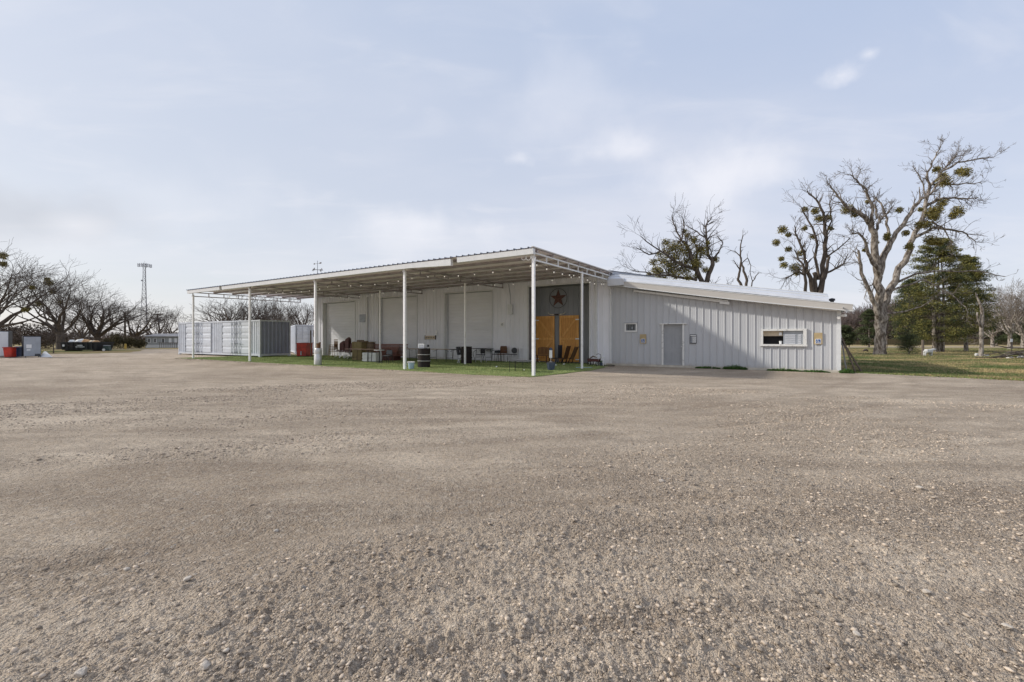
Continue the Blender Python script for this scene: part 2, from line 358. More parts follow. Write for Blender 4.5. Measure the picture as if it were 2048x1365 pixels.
def build_ground():
    r = [0.25]
    while r[-1] < 1.55: r.append(r[-1]*1.06)
    while r[-1] < 19: r.append(r[-1]*(1.0048 if r[-1] < 9 else 1.009))
    while r[-1] < 4500: r.append(r[-1]*1.07)
    r = np.array(r)
    th = np.concatenate([np.arange(-57, 57, .24), np.arange(57, 303, 6.0)])
    T, Rr = np.meshgrid(np.radians(th), r)
    X = Rr*np.sin(T); Y = Rr*np.cos(T); Z = hground(X, Y)
    nr, nt = X.shape
    V = np.stack([X.ravel(), Y.ravel(), Z.ravel()], 1)
    V = np.vstack([V, [[0,0,0]]])
    i = np.arange(nr-1)[:,None]; j = np.arange(nt)[None,:]
    a = i*nt+j; b = i*nt+(j+1)%nt
    q = np.stack([a, a+nt, b+nt, b], -1).reshape(-1,4)
    tri = np.stack([np.full(nt, nr*nt), np.arange(nt), (np.arange(nt)+1)%nt], 1)
    me = bpy.data.meshes.new('ground')
    me.vertices.add(len(V)); me.vertices.foreach_set('co', V.ravel())
    nl = q.size+tri.size; me.loops.add(nl); me.loops.foreach_set('vertex_index', np.concatenate([q.ravel(), tri.ravel()]))
    me.polygons.add(len(q)+len(tri))
    ls = np.concatenate([np.arange(len(q))*4, len(q)*4+np.arange(len(tri))*3])
    me.polygons.foreach_set('loop_start', ls); me.update(calc_edges=True)
    me.polygons.foreach_set('use_smooth', np.ones(len(me.polygons), bool))
    m = bpy.data.materials.new('gravel_ground'); m.use_nodes = True; nt_ = m.node_tree; N = nt_.nodes.new; L = nt_.links.new
    bs = nt_.nodes['Principled BSDF']; bs.inputs['Roughness'].default_value = .95; bs.inputs['Specular IOR Level'].default_value = .15
    tc = N('ShaderNodeTexCoord'); P = tc.outputs['Object']
    def noise(scale, det=5, rough=.6, vec=P, dist=0):
        n = N('ShaderNodeTexNoise'); L(vec, n.inputs['Vector']); n.inputs['Scale'].default_value = scale; n.inputs['Detail'].default_value = det; n.inputs['Roughness'].default_value = rough; n.inputs['Distortion'].default_value = dist
        return n.outputs['Fac']
    def rng_(s, a, b, c, d):
        x = N('ShaderNodeMapRange'); L(s, x.inputs[0]); x.inputs['From Min'].default_value = a; x.inputs['From Max'].default_value = b; x.inputs['To Min'].default_value = c; x.inputs['To Max'].default_value = d; return x.outputs[0]
    def mix(f, A, B, typ='MIX'):
        x = N('ShaderNodeMix'); x.data_type = 'RGBA'; x.blend_type = typ
        if isinstance(f, float): x.inputs['Factor'].default_value = f
        else: L(f, x.inputs['Factor'])
        for s, k in ((A,'A'),(B,'B')):
            if isinstance(s, tuple): x.inputs[k].default_value = (*s,1)
            else: L(s, x.inputs[k])
        return x.outputs['Result']
    mp = N('ShaderNodeMapping'); L(P, mp.inputs[0]); mp.inputs['Rotation'].default_value = (0,0,.3); mp.inputs['Scale'].default_value = (.35,1.1,1)
    big = noise(.35, 4, .55, mp.outputs[0], .6)
    ta = N('ShaderNodeAttribute'); ta.attribute_name = 'tone'
    c = mix(rng_(ta.outputs['Fac'], .12, .85, 0, 1), (.50,.385,.27), (.99,.82,.62))
    pat = noise(1.7, 4, .6, mp.outputs[0], .8)
    c = mix(rng_(pat, .40, .66, 0, .55), c, (.36,.275,.20))
    mid = noise(9, 4); c = mix(rng_(mid, .35, .7, 0, .38), c, (.43,.38,.325))
    v1 = N('ShaderNodeTexVoronoi'); L(P, v1.inputs['Vector']); v1.inputs['Scale'].default_value = 55
    v2 = N('ShaderNodeTexVoronoi'); L(P, v2.inputs['Vector']); v2.inputs['Scale'].default_value = 135
    s1 = N('ShaderNodeSeparateColor'); L(v1.outputs['Color'], s1.inputs[0])
    c = mix(rng_(s1.outputs[0], .55, 1, 0, .45), c, (.64,.57,.48))
    c = mix(rng_(s1.outputs[1], .70, 1, 0, .5), c, (.15,.115,.085))
    fine = noise(170, 3, .7); c = mix(rng_(fine, .35, .65, 0, .5), c, (.27,.21,.165))
    mid2 = noise(38, 3, .7); c = mix(rng_(mid2, .54, .76, 0, .5), c, (.21,.16,.125))
    sk_ = noise(24, 4, .75); c = mix(rng_(sk_, .52, .66, 0, .6), c, (.27,.205,.15)); sk2 = noise(15, 3, .7, P, .3); c = mix(rng_(sk2, .56, .70, 0, .5), c, (.80,.68,.54))
    sp = N('ShaderNodeTexVoronoi'); L(P, sp.inputs['Vector']); sp.inputs['Scale'].default_value = 7.5
    spm = rng_(sp.outputs['Distance'], .05, .11, .85, 0)
    c = mix(spm, c, (.50,.455,.40))
    L(c, bs.inputs['Base Color'])
    # height for bump
    ad = N('ShaderNodeMath'); ad.operation = 'MULTIPLY'; L(rng_(v1.outputs['Distance'], 0, .6, 1, 0), ad.inputs[0]); L(rng_(pat, .3, .6, .35, 1.1), ad.inputs[1])
    ad2 = N('ShaderNodeMath'); ad2.operation = 'MULTIPLY_ADD'; L(rng_(v2.outputs['Distance'], 0, .6, 1, 0), ad2.inputs[0]); ad2.inputs[1].default_value = .4; L(ad.outputs[0], ad2.inputs[2])
    ad3 = N('ShaderNodeMath'); ad3.operation = 'MULTIPLY_ADD'; L(noise(14, 5, .7), ad3.inputs[0]); ad3.inputs[1].default_value = 3.4; L(ad2.outputs[0], ad3.inputs[2])
    bp = N('ShaderNodeBump'); L(ad3.outputs[0], bp.inputs['Height']); bp.inputs['Strength'].default_value = 1.0; bp.inputs['Distance'].default_value = .02
    L(bp.outputs[0], bs.inputs['Normal'])
    at = me.attributes.new('tone', 'FLOAT', 'POINT'); at.data.foreach_set('value', tone(V[:,0], V[:,1]).astype(np.float32))
    me.materials.append(m)
    o = bpy.data.objects.new('gravel_ground', me); COL.objects.link(o)
    tag(o, 'wide grey-brown gravel yard reaching to the buildings', 'ground', kind='structure')
build_ground()

ICO = None
def ico():
    p = (1+5**.5)/2
    V = np.array([(-1,p,0),(1,p,0),(-1,-p,0),(1,-p,0),(0,-1,p),(0,1,p),(0,-1,-p),(0,1,-p),(p,0,-1),(p,0,1),(-p,0,-1),(-p,0,1)], float)
    V /= np.linalg.norm(V[0])
    Fc = np.array([(0,11,5),(0,5,1),(0,1,7),(0,7,10),(0,10,11),(1,5,9),(5,11,4),(11,10,2),(10,7,6),(7,1,8),(3,9,4),(3,4,2),(3,2,6),(3,6,8),(3,8,9),(4,9,5),(2,4,11),(6,2,10),(8,6,7),(9,8,1)])
    return V, Fc
def mesh_np(name, V, Fc, material, smooth=False):
    me = bpy.data.meshes.new(name); me.vertices.add(len(V)); me.vertices.foreach_set('co', np.ascontiguousarray(V, dtype=np.float32).ravel())
    k = Fc.shape[1]; me.loops.add(Fc.size); me.loops.foreach_set('vertex_index', Fc.ravel().astype(np.int32)); me.polygons.add(len(Fc))
    me.polygons.foreach_set('loop_start', (np.arange(len(Fc))*k).astype(np.int32)); me.update(calc_edges=True)
    if smooth: me.polygons.foreach_set('use_smooth', np.ones(len(Fc), bool))
    me.materials.append(material); o = bpy.data.objects.new(name, me); COL.objects.link(o); return o
def build_gravel():
    rs = np.random.RandomState(5); n = 120000
    r = np.exp(rs.uniform(math.log(1.75), math.log(15), n)**1.0); r = np.where(rs.rand(n) < .35, rs.uniform(4, 15, n), r); t = np.radians(rs.uniform(-51, 51, n))
    x = r*np.sin(t); y = r*np.cos(t)
    keep = (rs.rand(n) < grain_mask(x, y)**1.3) & (x*VX+y*VY < 13.6)
    x, y, r = x[keep], y[keep], r[keep]; n = len(x)
    ea = rs.uniform(-36, -8, 2600); eb = 13.95-np.abs(rs.normal(0, .16, 2600))+rs.normal(0, .05, 2600)      # stones along the turf edge
    x = np.concatenate([x, ea*WX+eb*VX]); y = np.concatenate([y, ea*WY+eb*VY]); r = np.hypot(x, y); n = len(x)
    s = np.minimum(.0024*(rs.pareto(2.4, n)+1), .013)*(.8+.10*r)
    s = np.minimum(s, .016+.0011*r); s = np.maximum(s, .0011*r)
    V0, F0 = ico()
    jit = 1+rs.uniform(-.28,.28,(n,12,1))
    sc = np.stack([s*rs.uniform(.8,1.5,n), s*rs.uniform(.7,1.1,n), s*rs.uniform(.4,.75,n)],1)[:,None,:]
    P = V0[None]*jit*sc
    a = rs.uniform(0, 6.283, n); c, sn = np.cos(a)[:,None], np.sin(a)[:,None]
    X = P[...,0]*c-P[...,1]*sn + x[:,None]; Y = P[...,0]*sn+P[...,1]*c + y[:,None]
    Z = P[...,2]+(hground(x,y)+s*.16)[:,None]
    V = np.stack([X,Y,Z],-1).reshape(-1,3)
    Fc = (F0[None]+(np.arange(n)*12)[:,None,None]).reshape(-1,3)
    m = mat('gravel_stones', (.47,.385,.30), .92, .2, 30, .3, 90, island=.42, spec=.15)
    o = mesh_np('gravel', V, Fc, m)
    tag(o, 'loose small stones scattered over the gravel yard', 'gravel', kind='stuff')
build_gravel()
def stone(px, py, wpx, label, seed, flat=.5):
    p = G(px, py); w = wpx*p.y/F/2; rs = np.random.RandomState(seed)
    import bmesh
    bm = bmesh.new(); bmesh.ops.create_icosphere(bm, subdivisions=3, radius=1)
    dirs = [Vector(rs.normal(size=3)).normalized() for _ in range(9)]; cut = [rs.uniform(.62,.9) for _ in dirs]
    for v in bm.verts:
        for d, c in zip(dirs, cut):
            k = v.co.dot(d)
            if k > c: v.co -= d*(k-c)
        v.co *= 1+rs.uniform(-.02,.02)
        v.co = Vector((v.co.x*w, v.co.y*w*.8, v.co.z*w*flat))
    me = bpy.data.meshes.new('stone'); bm.to_mesh(me); bm.free(); me.materials.append(M['stone'])
    o = bpy.data.objects.new('stone', me); COL.objects.link(o)
    h = float(hground(np.array([p.x]), np.array([p.y]))[0])
    o.location = (p.x, p.y, h+w*flat*.45); o.rotation_euler = (rs.uniform(-.2,.2), rs.uniform(-.2,.2), rs.uniform(0,6))
    tag(o, label, 'stone', 'pale stones lying on the gravel')
for k, (px, py, w, lb) in enumerate([
    (410,1347,24,'largest round white stone near the bottom edge of the gravel'), (162,1358,30,'tan stone cut by the bottom edge, left of the round white one'),
    (375,1168,17,'pale pointed stone on a dark patch of gravel at lower left'), (253,1146,14,'flat pale stone half sunk at lower left'),
    (552,1060,12,'small white chip of stone in the left middle gravel'), (1322,964,13,'flat cream stone in the middle of the yard right of centre'),
    (1277,1222,13,'pale stone in the lower middle gravel, right of centre'), (1598,1092,11,'small white stone on the right side gravel'),
    (1714,1275,15,'squarish pale stone near the lower right tyre ruts'), (1852,1185,17,'pale stone with a dark shadow on the right side gravel'),
    (2015,1258,20,'rough brown stone near the lower right edge'), (1839,975,13,'flat pale stone low in the gravel at far right'),
    (452,1316,15,'tan stone just above the round white one'), (725,1225,10,'small white chip in the lower left middle gravel')]):
    stone(px, py, w, lb, 60+k, .55)

# ------------------------------------------------------------------ grass sheets
def sheet(name, outline, z, material, label, cat, step=1.0, jit=.25, seed=1, kind='structure', thick=.0, lift=True):
    """flat sheet from a world-space outline with a ragged edge"""
    rs = random.Random(seed); pts = []
    n = len(outline)
    for i in range(n):
        p = Vector(outline[i][:2]); q = Vector(outline[(i+1)%n][:2]); d = (q-p).length; k = max(1, int(d/step))
        for j in range(k):
            c = p.lerp(q, j/k); j_ = jit
            pts.append((c.x+rs.uniform(-j_,j_), c.y+rs.uniform(-j_,j_)))
    import bmesh
    bm = bmesh.new(); vs = [bm.verts.new((x,y,z)) for x,y in pts]; f = bm.faces.new(vs)
    if f.normal.z < 0: f.normal_flip()
    bm.normal_update()
    if f.normal.z < 0: f.normal_flip()
    if thick:
        r = bmesh.ops.extrude_face_region(bm, geom=[f])
        for v in [g for g in r['geom'] if isinstance(g, bmesh.types.BMVert)]: v.co.z += thick
    bmesh.ops.triangulate(bm, faces=bm.faces[:])
    me = bpy.data.meshes.new(name); bm.to_mesh(me); bm.free(); me.materials.append(material)
    o = bpy.data.objects.new(name, me); COL.objects.link(o); tag(o, label, cat, kind=kind); return o
def grass_mat(name, dry, green, patch, gpos=.5, s=.22, bump=1.0):
    m = bpy.data.materials.new(name); m.use_nodes = True; nt = m.node_tree; N = nt.nodes.new; L = nt.links.new
    b = nt.nodes['Principled BSDF']; b.inputs['Roughness'].default_value = .95; b.inputs['Specular IOR Level'].default_value = .1
    tc = N('ShaderNodeTexCoord'); mp = N('ShaderNodeMapping'); L(tc.outputs['Object'], mp.inputs[0]); mp.inputs['Scale'].default_value = (.5,1,1)
    def nz(sc, det, vec): 
        n = N('ShaderNodeTexNoise'); L(vec, n.inputs['Vector']); n.inputs['Scale'].default_value = sc; n.inputs['Detail'].default_value = det; n.inputs['Roughness'].default_value = .65; return n.outputs['Fac']
    def rg(x, a, c, lo=0, hi=1):
        r = N('ShaderNodeMapRange'); L(x, r.inputs[0]); r.inputs['From Min'].default_value = a; r.inputs['From Max'].default_value = c; r.inputs['To Min'].default_value = lo; r.inputs['To Max'].default_value = hi; return r.outputs[0]
    def mx(f, A, B):
        x = N('ShaderNodeMix'); x.data_type = 'RGBA'; L(f, x.inputs['Factor'])
        for q, k in ((A,'A'),(B,'B')):
            if isinstance(q, tuple): x.inputs[k].default_value = (*q,1)
            else: L(q, x.inputs[k])
        return x.outputs['Result']
    c = mx(rg(nz(s, 5, mp.outputs[0]), gpos-.07, gpos+.07), dry, green)
    c = mx(rg(nz(s*3.3, 5, mp.outputs[0]), .5, .68, 0, .7), c, patch)
    c = mx(rg(nz(18, 4, tc.outputs['Object']), .4, .7, 0, .5), c, tuple(k*.45 for k in green))
    L(c, b.inputs['Base Color'])
    bp = N('ShaderNodeBump'); L(nz(30, 5, tc.outputs['Object']), bp.inputs['Height']); bp.inputs['Strength'].default_value = bump; bp.inputs['Distance'].default_value = .05; L(bp.outputs[0], b.inputs['Normal'])
    return m
M['field'] = grass_mat('winter_grass', (.34,.255,.125), (.105,.14,.04), (.27,.18,.10), .53)
M['farfield'] = grass_mat('dry_grass', (.42,.33,.17), (.24,.20,.08), (.36,.25,.14), .58, .1)
M['turf'] = grass_mat('turf_green', (.28,.325,.125), (.18,.24,.08), (.34,.28,.14), .5, .8, .6)
sheet('field_grass', [(14.05,18.35),(16.95,14.75),(19.5,13.6),(60,10),(130,40),(130,68),(12,68),(9,30),(10.5,22)], .006, M['field'], 'winter grass field with dry and green patches right of the building', 'grass', 1.0, .22, 3)
sheet('dirt_lane', [(10,69),(130,69),(130,75.5),(10,75.5)], .008, mat('pale_dirt', (.42,.34,.235), .95, .15, .6), 'pale dirt lane crossing behind the right field', 'path', 3, .3, 4)
sheet('far_field', [(10,76),(130,76),(300,300),(-300,300),(-160,64),(-60,58.5),(-42,58.5),(-30,64),(5,64)], .004, M['farfield'], 'dry straw-coloured field reaching the distant trees', 'grass', 4, .5, 5)
sheet('verge_grass', [(-44.5,40.5),(-38.5,40.3),(-37.5,44),(-40,48),(-46,56.5),(-60,57.5),(-110,60),(-110,40.5),(-60,41)], .006, M['field'], 'worn grass verge under the left trees', 'grass', 1.5, .3, 6)
# artificial turf under the canopy
turf_ab = [(-36.6,14.0),(-28,14.05),(-21,13.95),(-14.8,13.9),(-10.5,13.75),(-8.6,13.9),(-8.0,14.1),(-7.75,16),(-7.55,18.5),(-7.75,20.5),(-8.6,21.9),(-8.9,23.5),(-34,23.5),(-34.5,21.0),(-37,20)]
o = sheet('turf', [AB(a,b) for a,b in turf_ab], .004, M['turf'], 'green turf floor under the canopy', 'turf', .6, .035, 8, thick=.018)

def blades(name, n, region, hfun, cols, label, seed=1, wid=.012, cat='grass'):
    rs = np.random.RandomState(seed); P = region(rs, n); x, y, z0 = P[:,0], P[:,1], P[:,2]; n = len(x)
    h = hfun(rs, n, x, y); a = rs.uniform(0, 6.283, n); w = wid*(.6+rs.rand(n)); lean = rs.normal(0,.35,(n,2))*h[:,None]
    A = np.stack([x-np.cos(a)*w, y-np.sin(a)*w, z0],1); B = np.stack([x+np.cos(a)*w, y+np.sin(a)*w, z0],1)
    C = np.stack([x+lean[:,0], y+lean[:,1], z0+h],1)
    V = np.stack([A,B,C],1).reshape(-1,3); Fc = np.arange(n*3).reshape(-1,3)
    o = mesh_np(name, V, Fc, cols); tag(o, label, cat, kind='stuff'); return o
def reg_field(rs, n):
    px = rs.uniform(1695, 2080, n); u = (px-1024)/F; Y = np.exp(rs.uniform(math.log(14.6), math.log(60), n)); x = u*Y
    k = (x > 14.0+(18.4-Y)*.80+rs.normal(0,.25,n)) & (x*WX+Y*WY > 1.9)
    return np.stack([x[k], Y[k], np.full(k.sum(), .0)],1)
M['blade_dry'] = mat('dry_blades', (.34,.26,.13), .9, .25, .30, col2=(.105,.145,.045), lo=.44, hi=.54, island=.35)
blades('grass_blades', 46000, reg_field, lambda rs,n,x,y: (.02+.035*rs.rand(n))*(.6+y/36), M['blade_dry'], 'short mixed dry and green grass of the right field', 2, .012)
def reg_turf(rs, n):
    a = rs.uniform(-36.4, -7.8, n); b = rs.uniform(14.05, 22.5, n)
    k = rs.rand(n) < .9
    a, b = a[k], b[k]; return np.stack([a*WX+b*VX, a*WY+b*VY, np.full(len(a), .02)],1)
M['blade_turf'] = mat('turf_blades', (.30,.35,.135), .8, .2, .8, col2=(.20,.26,.085), lo=.4, hi=.6, island=.35)
blades('turf_pile', 60000, reg_turf, lambda rs,n,x,y: .018+.02*rs.rand(n), M['blade_turf'], 'short green pile standing on the turf floor', 3, .010, 'turf')
def reg_edge(rs, n):
    t = rs.rand(n); segs = [((14.3,18.9),(14.0,18.2)),((14.0,18.2),(17.0,14.8)),((17,14.8),(20,13.4))]
    k = rs.randint(0, 3, n); S = np.array(segs)[k]; p = S[:,0]*(1-t[:,None])+S[:,1]*t[:,None]+rs.normal(0,.14,(n,2))
    return np.stack([p[:,0], p[:,1], np.zeros(n)],1)
blades('edge_grass', 2600, reg_edge, lambda rs,n,x,y: .03+.05*rs.rand(n), mat('green_blades', (.16,.20,.065), .9, .3, 2, island=.4), 'ragged greener grass along the gravel edge of the field', 7, .012)

# ------------------------------------------------------------------ corrugated sheet walls (facade frame)
def profile(a0, a1, period=.305, h=.032):
    """rib profile break points: (a, outward offset)"""
    base = [(0,0),(.075,0),(.083,.004),(.098,.004),(.106,0),(.150,0),(.158,.004),(.173,.004),(.181,0),(.243,0),(.262,h),(.286,h),(.305,0)]
    out = []; k = math.floor(a0/period)-1
    while k*period <= a1+period:
        for x, y in base[:-1]: out.append((k*period+x, y))
        k += 1
    res = []
    def val(a):
        for (p,q),(p2,q2) in zip(out[:-1], out[1:]):
            if p <= a <= p2: return q+(q2-q)*(a-p)/(p2-p)
        return 0
    res.append((a0, val(a0))); res += [(p,q) for p,q in out if a0+1e-4 < p < a1-1e-4]; res.append((a1, val(a1)))
    return res
def corr(mb, a0, a1, z0, z1, b, h=.032, fr=-1, axis='a'):
    """vertical sheet between a0..a1 at depth b; z0/z1 numbers or functions of a; fr = outward direction"""
    P = profile(a0, a1, h=h); vs = []
    f0 = z0 if callable(z0) else (lambda a: z0); f1 = z1 if callable(z1) else (lambda a: z1)
    for a, o in P:
        for z in (f0(a), f1(a)):
            vs.append((a, b+fr*o, z) if axis == 'a' else (b+fr*o, a, z))
    fs = [(2*i, 2*i+2, 2*i+3, 2*i+1) for i in range(len(P)-1)]
    mb.add(vs, fs)

WB = 22.55      # depth of the front wall
AJ = -8.18      # junction of main hall and side wing
# ---------------------------------------------------------------- main hall
hall = fthing('metal_hall', 'long pale grey metal hall with three white roll-up doors behind the canopy', 'building', -20.6, WB)
OFF = (-20.6, WB, 0)
hw = MB(); ZT = 4.70
doors = [(-32.3,-28.32,4.22),(-25.78,-21.9,4.32),(-19.48,-15.66,4.32)]
segs = [(-33.1,-32.3),(-28.32,-25.78),(-21.9,-19.48),(-15.66,-13.1),(-9.36,AJ)]
for a0, a1 in segs: corr(hw, a0, a1, .02, ZT, WB)
for a0, a1, z in doors: corr(hw, a0, a1, z, ZT, WB)
corr(hw, -13.1, -9.36, 4.36, ZT, WB)
hw.build('wall', M['siding'], hall, OFF)
sw = MB()                                # side walls and back
corr(sw, WB, 39.0, .02, 4.85, -33.1, fr=-1, axis='b'); corr(sw, WB+.05, 39.0, .02, 4.9, AJ-.04, fr=1, axis='b')
corr(sw, -33.1, AJ-.04, .02, 4.8, 39.0, fr=1)
sw.build('side_wall', M['siding'], hall, OFF)
# trim: corners, door surrounds, base
tr = MB()
tr.box(-33.17,-33.0,WB-.05,WB+.05,0,4.72)
tr.build('corner_trim', M['trim'], hall, OFF); tr = MB()
tr.box(-27.0,-26.84,WB-.16,WB-.034,0,4.45)
tr.build('wall_post', M['trim'], hall, OFF)
for a0, a1, z in doors:
    g = MB(); d = .27; zz = .03; n = 0; hgt = (z-.05)/20
    b0 = WB+d
    P = []                                # curtain of horizontal slats
    for k in range(20):
        q = .04+k*hgt
        P += [(b0, q), (b0, q+hgt*.80), (b0+.018, q+hgt*.86), (b0+.018, q+hgt*.95)]
    vs = []; fs = []
    for (y, q) in P: vs += [(a0+.06, y, q), (a1-.06, y, q)]
    fs = [(2*i, 2*i+1, 2*i+3, 2*i+2) for i in range(len(P)-1)]
    g.add(vs, fs)
    gd = g.build('garage_door', M['rolldoor'], hall, OFF)
    fr = MB()                             # jambs and header
    fr.box(a0-.01,a0+.05,WB-.045,WB+d+.05,.0,z+.0); fr.box(a1-.05,a1+.01,WB-.045,WB+d+.05,.0,z)
    fr.box(a0-.06,a1+.06,WB-.052,WB+d+.05,z-.0,z+.07)
    fr.build('door_frame', M['trim'], gd, OFF)
    rl = MB(); rl.box(a0+.052,a0+.11,b0-.06,b0-.012,.02,z-.02); rl.box(a1-.11,a1-.052,b0-.06,b0-.012,.02,z-.02)
    rl.box(a0+.12,a1-.12,b0-.05,b0-.004,.01,.09)
    rl.build('guide_rail', M['galv'], gd, OFF)
# recessed entry, painted dark
EB = 23.45
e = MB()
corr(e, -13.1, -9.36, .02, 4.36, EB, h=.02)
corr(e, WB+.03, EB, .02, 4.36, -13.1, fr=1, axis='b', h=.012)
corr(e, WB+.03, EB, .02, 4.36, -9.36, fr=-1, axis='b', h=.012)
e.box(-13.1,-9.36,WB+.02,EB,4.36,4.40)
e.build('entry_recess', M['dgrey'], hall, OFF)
t2 = MB(); t2.box(-13.18,-13.10,WB-.05,WB+.03,0,4.44); t2.box(-9.36,-9.28,WB-.05,WB+.03,0,4.44); t2.box(-13.10,-9.36,WB-.051,WB+.03,4.36,4.44)
t2.build('entry_trim', M['trim'], hall, OFF)
def barn_door(a0, a1, flip):
    z1 = 2.70; z0 = .06; b = EB-.045
    pl = MB(); n = 7; w = (a1-a0-.2)/n
    for k in range(n): pl.box(a0+.1+k*w+.004, a0+.1+(k+1)*w-.004, b-.012, b+.02, z0+.1, z1-.1)
    d = pl.build('barn_door', M['wood'], hall, OFF); tag(d)
    f = MB(); f.box(a0,a0+.13,b-.045,b-.014,z0,z1); f.box(a1-.13,a1,b-.045,b-.014,z0,z1)
    for za, zb in ((z0,z0+.14),(1.30,1.43),(z1-.14,z1)): f.box(a0+.13,a1-.13,b-.043,b-.014,za,zb)
    f.build('door_frame', M['wood_frame'], d, OFF)
    x = MB(); ha, hb = (a0+.18, a1-.18) if not flip else (a1-.18, a0+.18)
    for p, q in (((ha,2.52),(hb,1.48)),((ha,.24),(hb,1.26))):
        v = Vector((q[0]-p[0], 0, q[1]-p[1])); nn = Vector((-v.z,0,v.x)).normalized()*.06
        P0, Q0 = Vector((p[0],0,p[1])), Vector((q[0],0,q[1]))
        quad = [P0+nn, P0-nn, Q0-nn, Q0+nn]
        x.prism([(c.x,c.z) for c in quad], b-.036, b-.014)
    x.build('brace', M['wood_frame'], d, OFF)
    for zh in (2.46, 1.37, .2):
        h = MB(); hx = (a0-.02, a0+.20) if not flip else (a1-.20, a1+.02)
        h.box(hx[0],hx[1],b-.058,b-.046,zh-.032,zh+.032); h.build('hinge', M['white'], d, OFF)
    h = MB(); hx = a1-.10 if not flip else a0+.10
    h.ring((hx,b-.06,1.42),.07,.012,12,6,'x',-90,90); h.build('handle', M['silver'], d, OFF)
barn_door(-13.08,-11.86,False); barn_door(-11.54,-10.33,True)
# downspout, meter boxes and roof
dp = MB(); dp.box(-8.98,-8.87,WB-.13,WB-.035,.12,4.55); dp.box(-8.98,-8.87,WB-.26,WB-.13,.06,.16); dp.box(-8.99,-8.86,WB-.14,WB-.034,1.95,2.0)
dp.build('downspout', M['trim'], hall, OFF)
mbx = MB(); a,_ = onb(1021, WB-.1)
mbx.box(a-.12,a+.14,WB-.20,WB-.034,2.82,3.38); mbx.box(a-.13,a+.15,WB-.21,WB-.19,2.80,3.40)
mb_ = mbx.build('meter_box', M['trim'], hall, OFF, bevel=.006)
c = MB(); c.tube([(a-.02,WB-.06,3.39),(a-.03,WB-.06,3.9),(a-.10,WB-.07,4.3),(a-.16,WB-.07,4.62)], .014, 6); c.build('conduit', M['dgrey'], mb_, OFF)
a,_ = onb(727, WB); mbx = MB(); mbx.box(a-.32,a+.32,WB-.12,WB-.034,2.62,3.18)
mbx.build('electrical_box', M['galv_dark'], hall, OFF, bevel=.006)
rf = MB()
def roofsheet(mb, a0, a1, ys, th=.0, per=.305, h=.03):
    P = profile(a0, a1, per, h); vs = []
    for a, o in P:
        for (y, z) in ys: vs.append((a, y, z+o))
    m = len(ys); fs = []
    for i in range(len(P)-1):
        for j in range(m-1): fs.append((i*m+j, (i+1)*m+j, (i+1)*m+j+1, i*m+j+1))
    mb.add(vs, fs)
roofsheet(rf, -33.4, AJ+.02, [(WB-.02,4.92),(31.1,5.62),(39.3,4.95)])
rf.build('roof', M['galv_dark'], hall, OFF)
gb = MB()                                 # gable infill with stepped horizontal laps, right side
zr = lambda y: 4.92+(y-WB)*.0819 if y < 31.1 else 5.62-(y-31.1)*.0817
for k in range(4):
    w = .018*(4-k); 
    for y0, y1 in ((WB-.02,31.1),(31.1,39.3)):
        zb0, zb1 = zr(y0)-.05-.15*k, zr(y1)-.05-.15*k
        x0, x1 = AJ-.04, AJ+.03+w
        gb.hexa([(x0,y0,zb0-.148),(x1,y0,zb0-.148),(x1,y1,zb1-.148),(x0,y1,zb1-.148)], [(x0,y0,zb0),(x1,y0,zb0),(x1,y1,zb1),(x0,y1,zb1)])
gb.build('gable_trim', M['galv_dark'], hall, OFF)
gb = MB(); 
for y0, y1 in ((WB,31.1),(31.1,39.0)):
    gb.hexa([(-33.14,y0,4.6),(-33.02,y0,4.6),(-33.02,y1,4.6),(-33.14,y1,4.6)], [(-33.14,y0,zr(y0)-.01),(-33.02,y0,zr(y0)-.01),(-33.02,y1,zr(y1)-.01),(-33.14,y1,zr(y1)-.01)])
gb.box(-33.1,AJ-.05,WB-.01,WB+.02,4.70,4.93); gb.build('gable_wall', M['siding'], hall, OFF)

# ---------------------------------------------------------------- side wing
wing = fthing('wing_building', 'pale grey metal wing with sloping roof, door and serving window right of the canopy', 'building', -3.3, WB)
OW = (-3.3, WB, 0); AR = 1.49
zf = lambda a: 4.23-.166*(a+7.30)         # top of the fascia
zw = lambda a: zf(a)-.22
DW = (-5.66, -4.745, .09, 2.13)           # door opening from photo
a_l,_ = onb(1326.6, WB); a_r,_ = onb(1366.0, WB); DW = (a_l, a_r, .09, ZZ(649, onb(1346,WB)[1]))
def wz(px, py): t = onb(px, WB)[1]; return ZZ(py, t)
W1 = (onb(1251,WB)[0], onb(1273.5,WB)[0], wz(1262,664), wz(1262,646.5))
W2 = (onb(1525,WB)[0], onb(1610,WB)[0], wz(1570,691.5), wz(1570,659.5))
ww = MB()
holes = sorted([DW, W1, W2]); cur = AJ
for (h0,h1,z0,z1) in holes:
    corr(ww, cur, h0, .10, zw, WB)
    if z0 > .2: corr(ww, h0, h1, .10, z0, WB)
    corr(ww, h0, h1, z1, zw, WB); cur = h1
corr(ww, cur, AR, .10, zw, WB)
ww.build('wall', M['siding_wing'], wing, OW)
s_ = MB(); corr(s_, WB+.02, 33.0, .10, 2.75, AR-.02, fr=1, axis='b'); corr(s_, AJ, AR, .1, lambda a: zw(a)+.3, 33.0, fr=1)
s_.build('side_wall', M['siding_wing'], wing, OW)
s_ = MB(); s_.box(AR-.10,AR+.035,WB-.045,WB+.09,.10,zw(AR)); s_.build('corner_trim', M['trim'], wing, OW); s_ = MB(); s_.box(AJ-.02,AJ+.06,WB-.05,WB+.03,.1,4.0); s_.build('corner_trim', M['trim'], wing, OW)
s_ = MB(); s_.box(AJ-.2,AR+.06,WB-.07,33.05,-.05,.098); s_.build('foundation', M['slab'], wing, OW, bevel=.008)
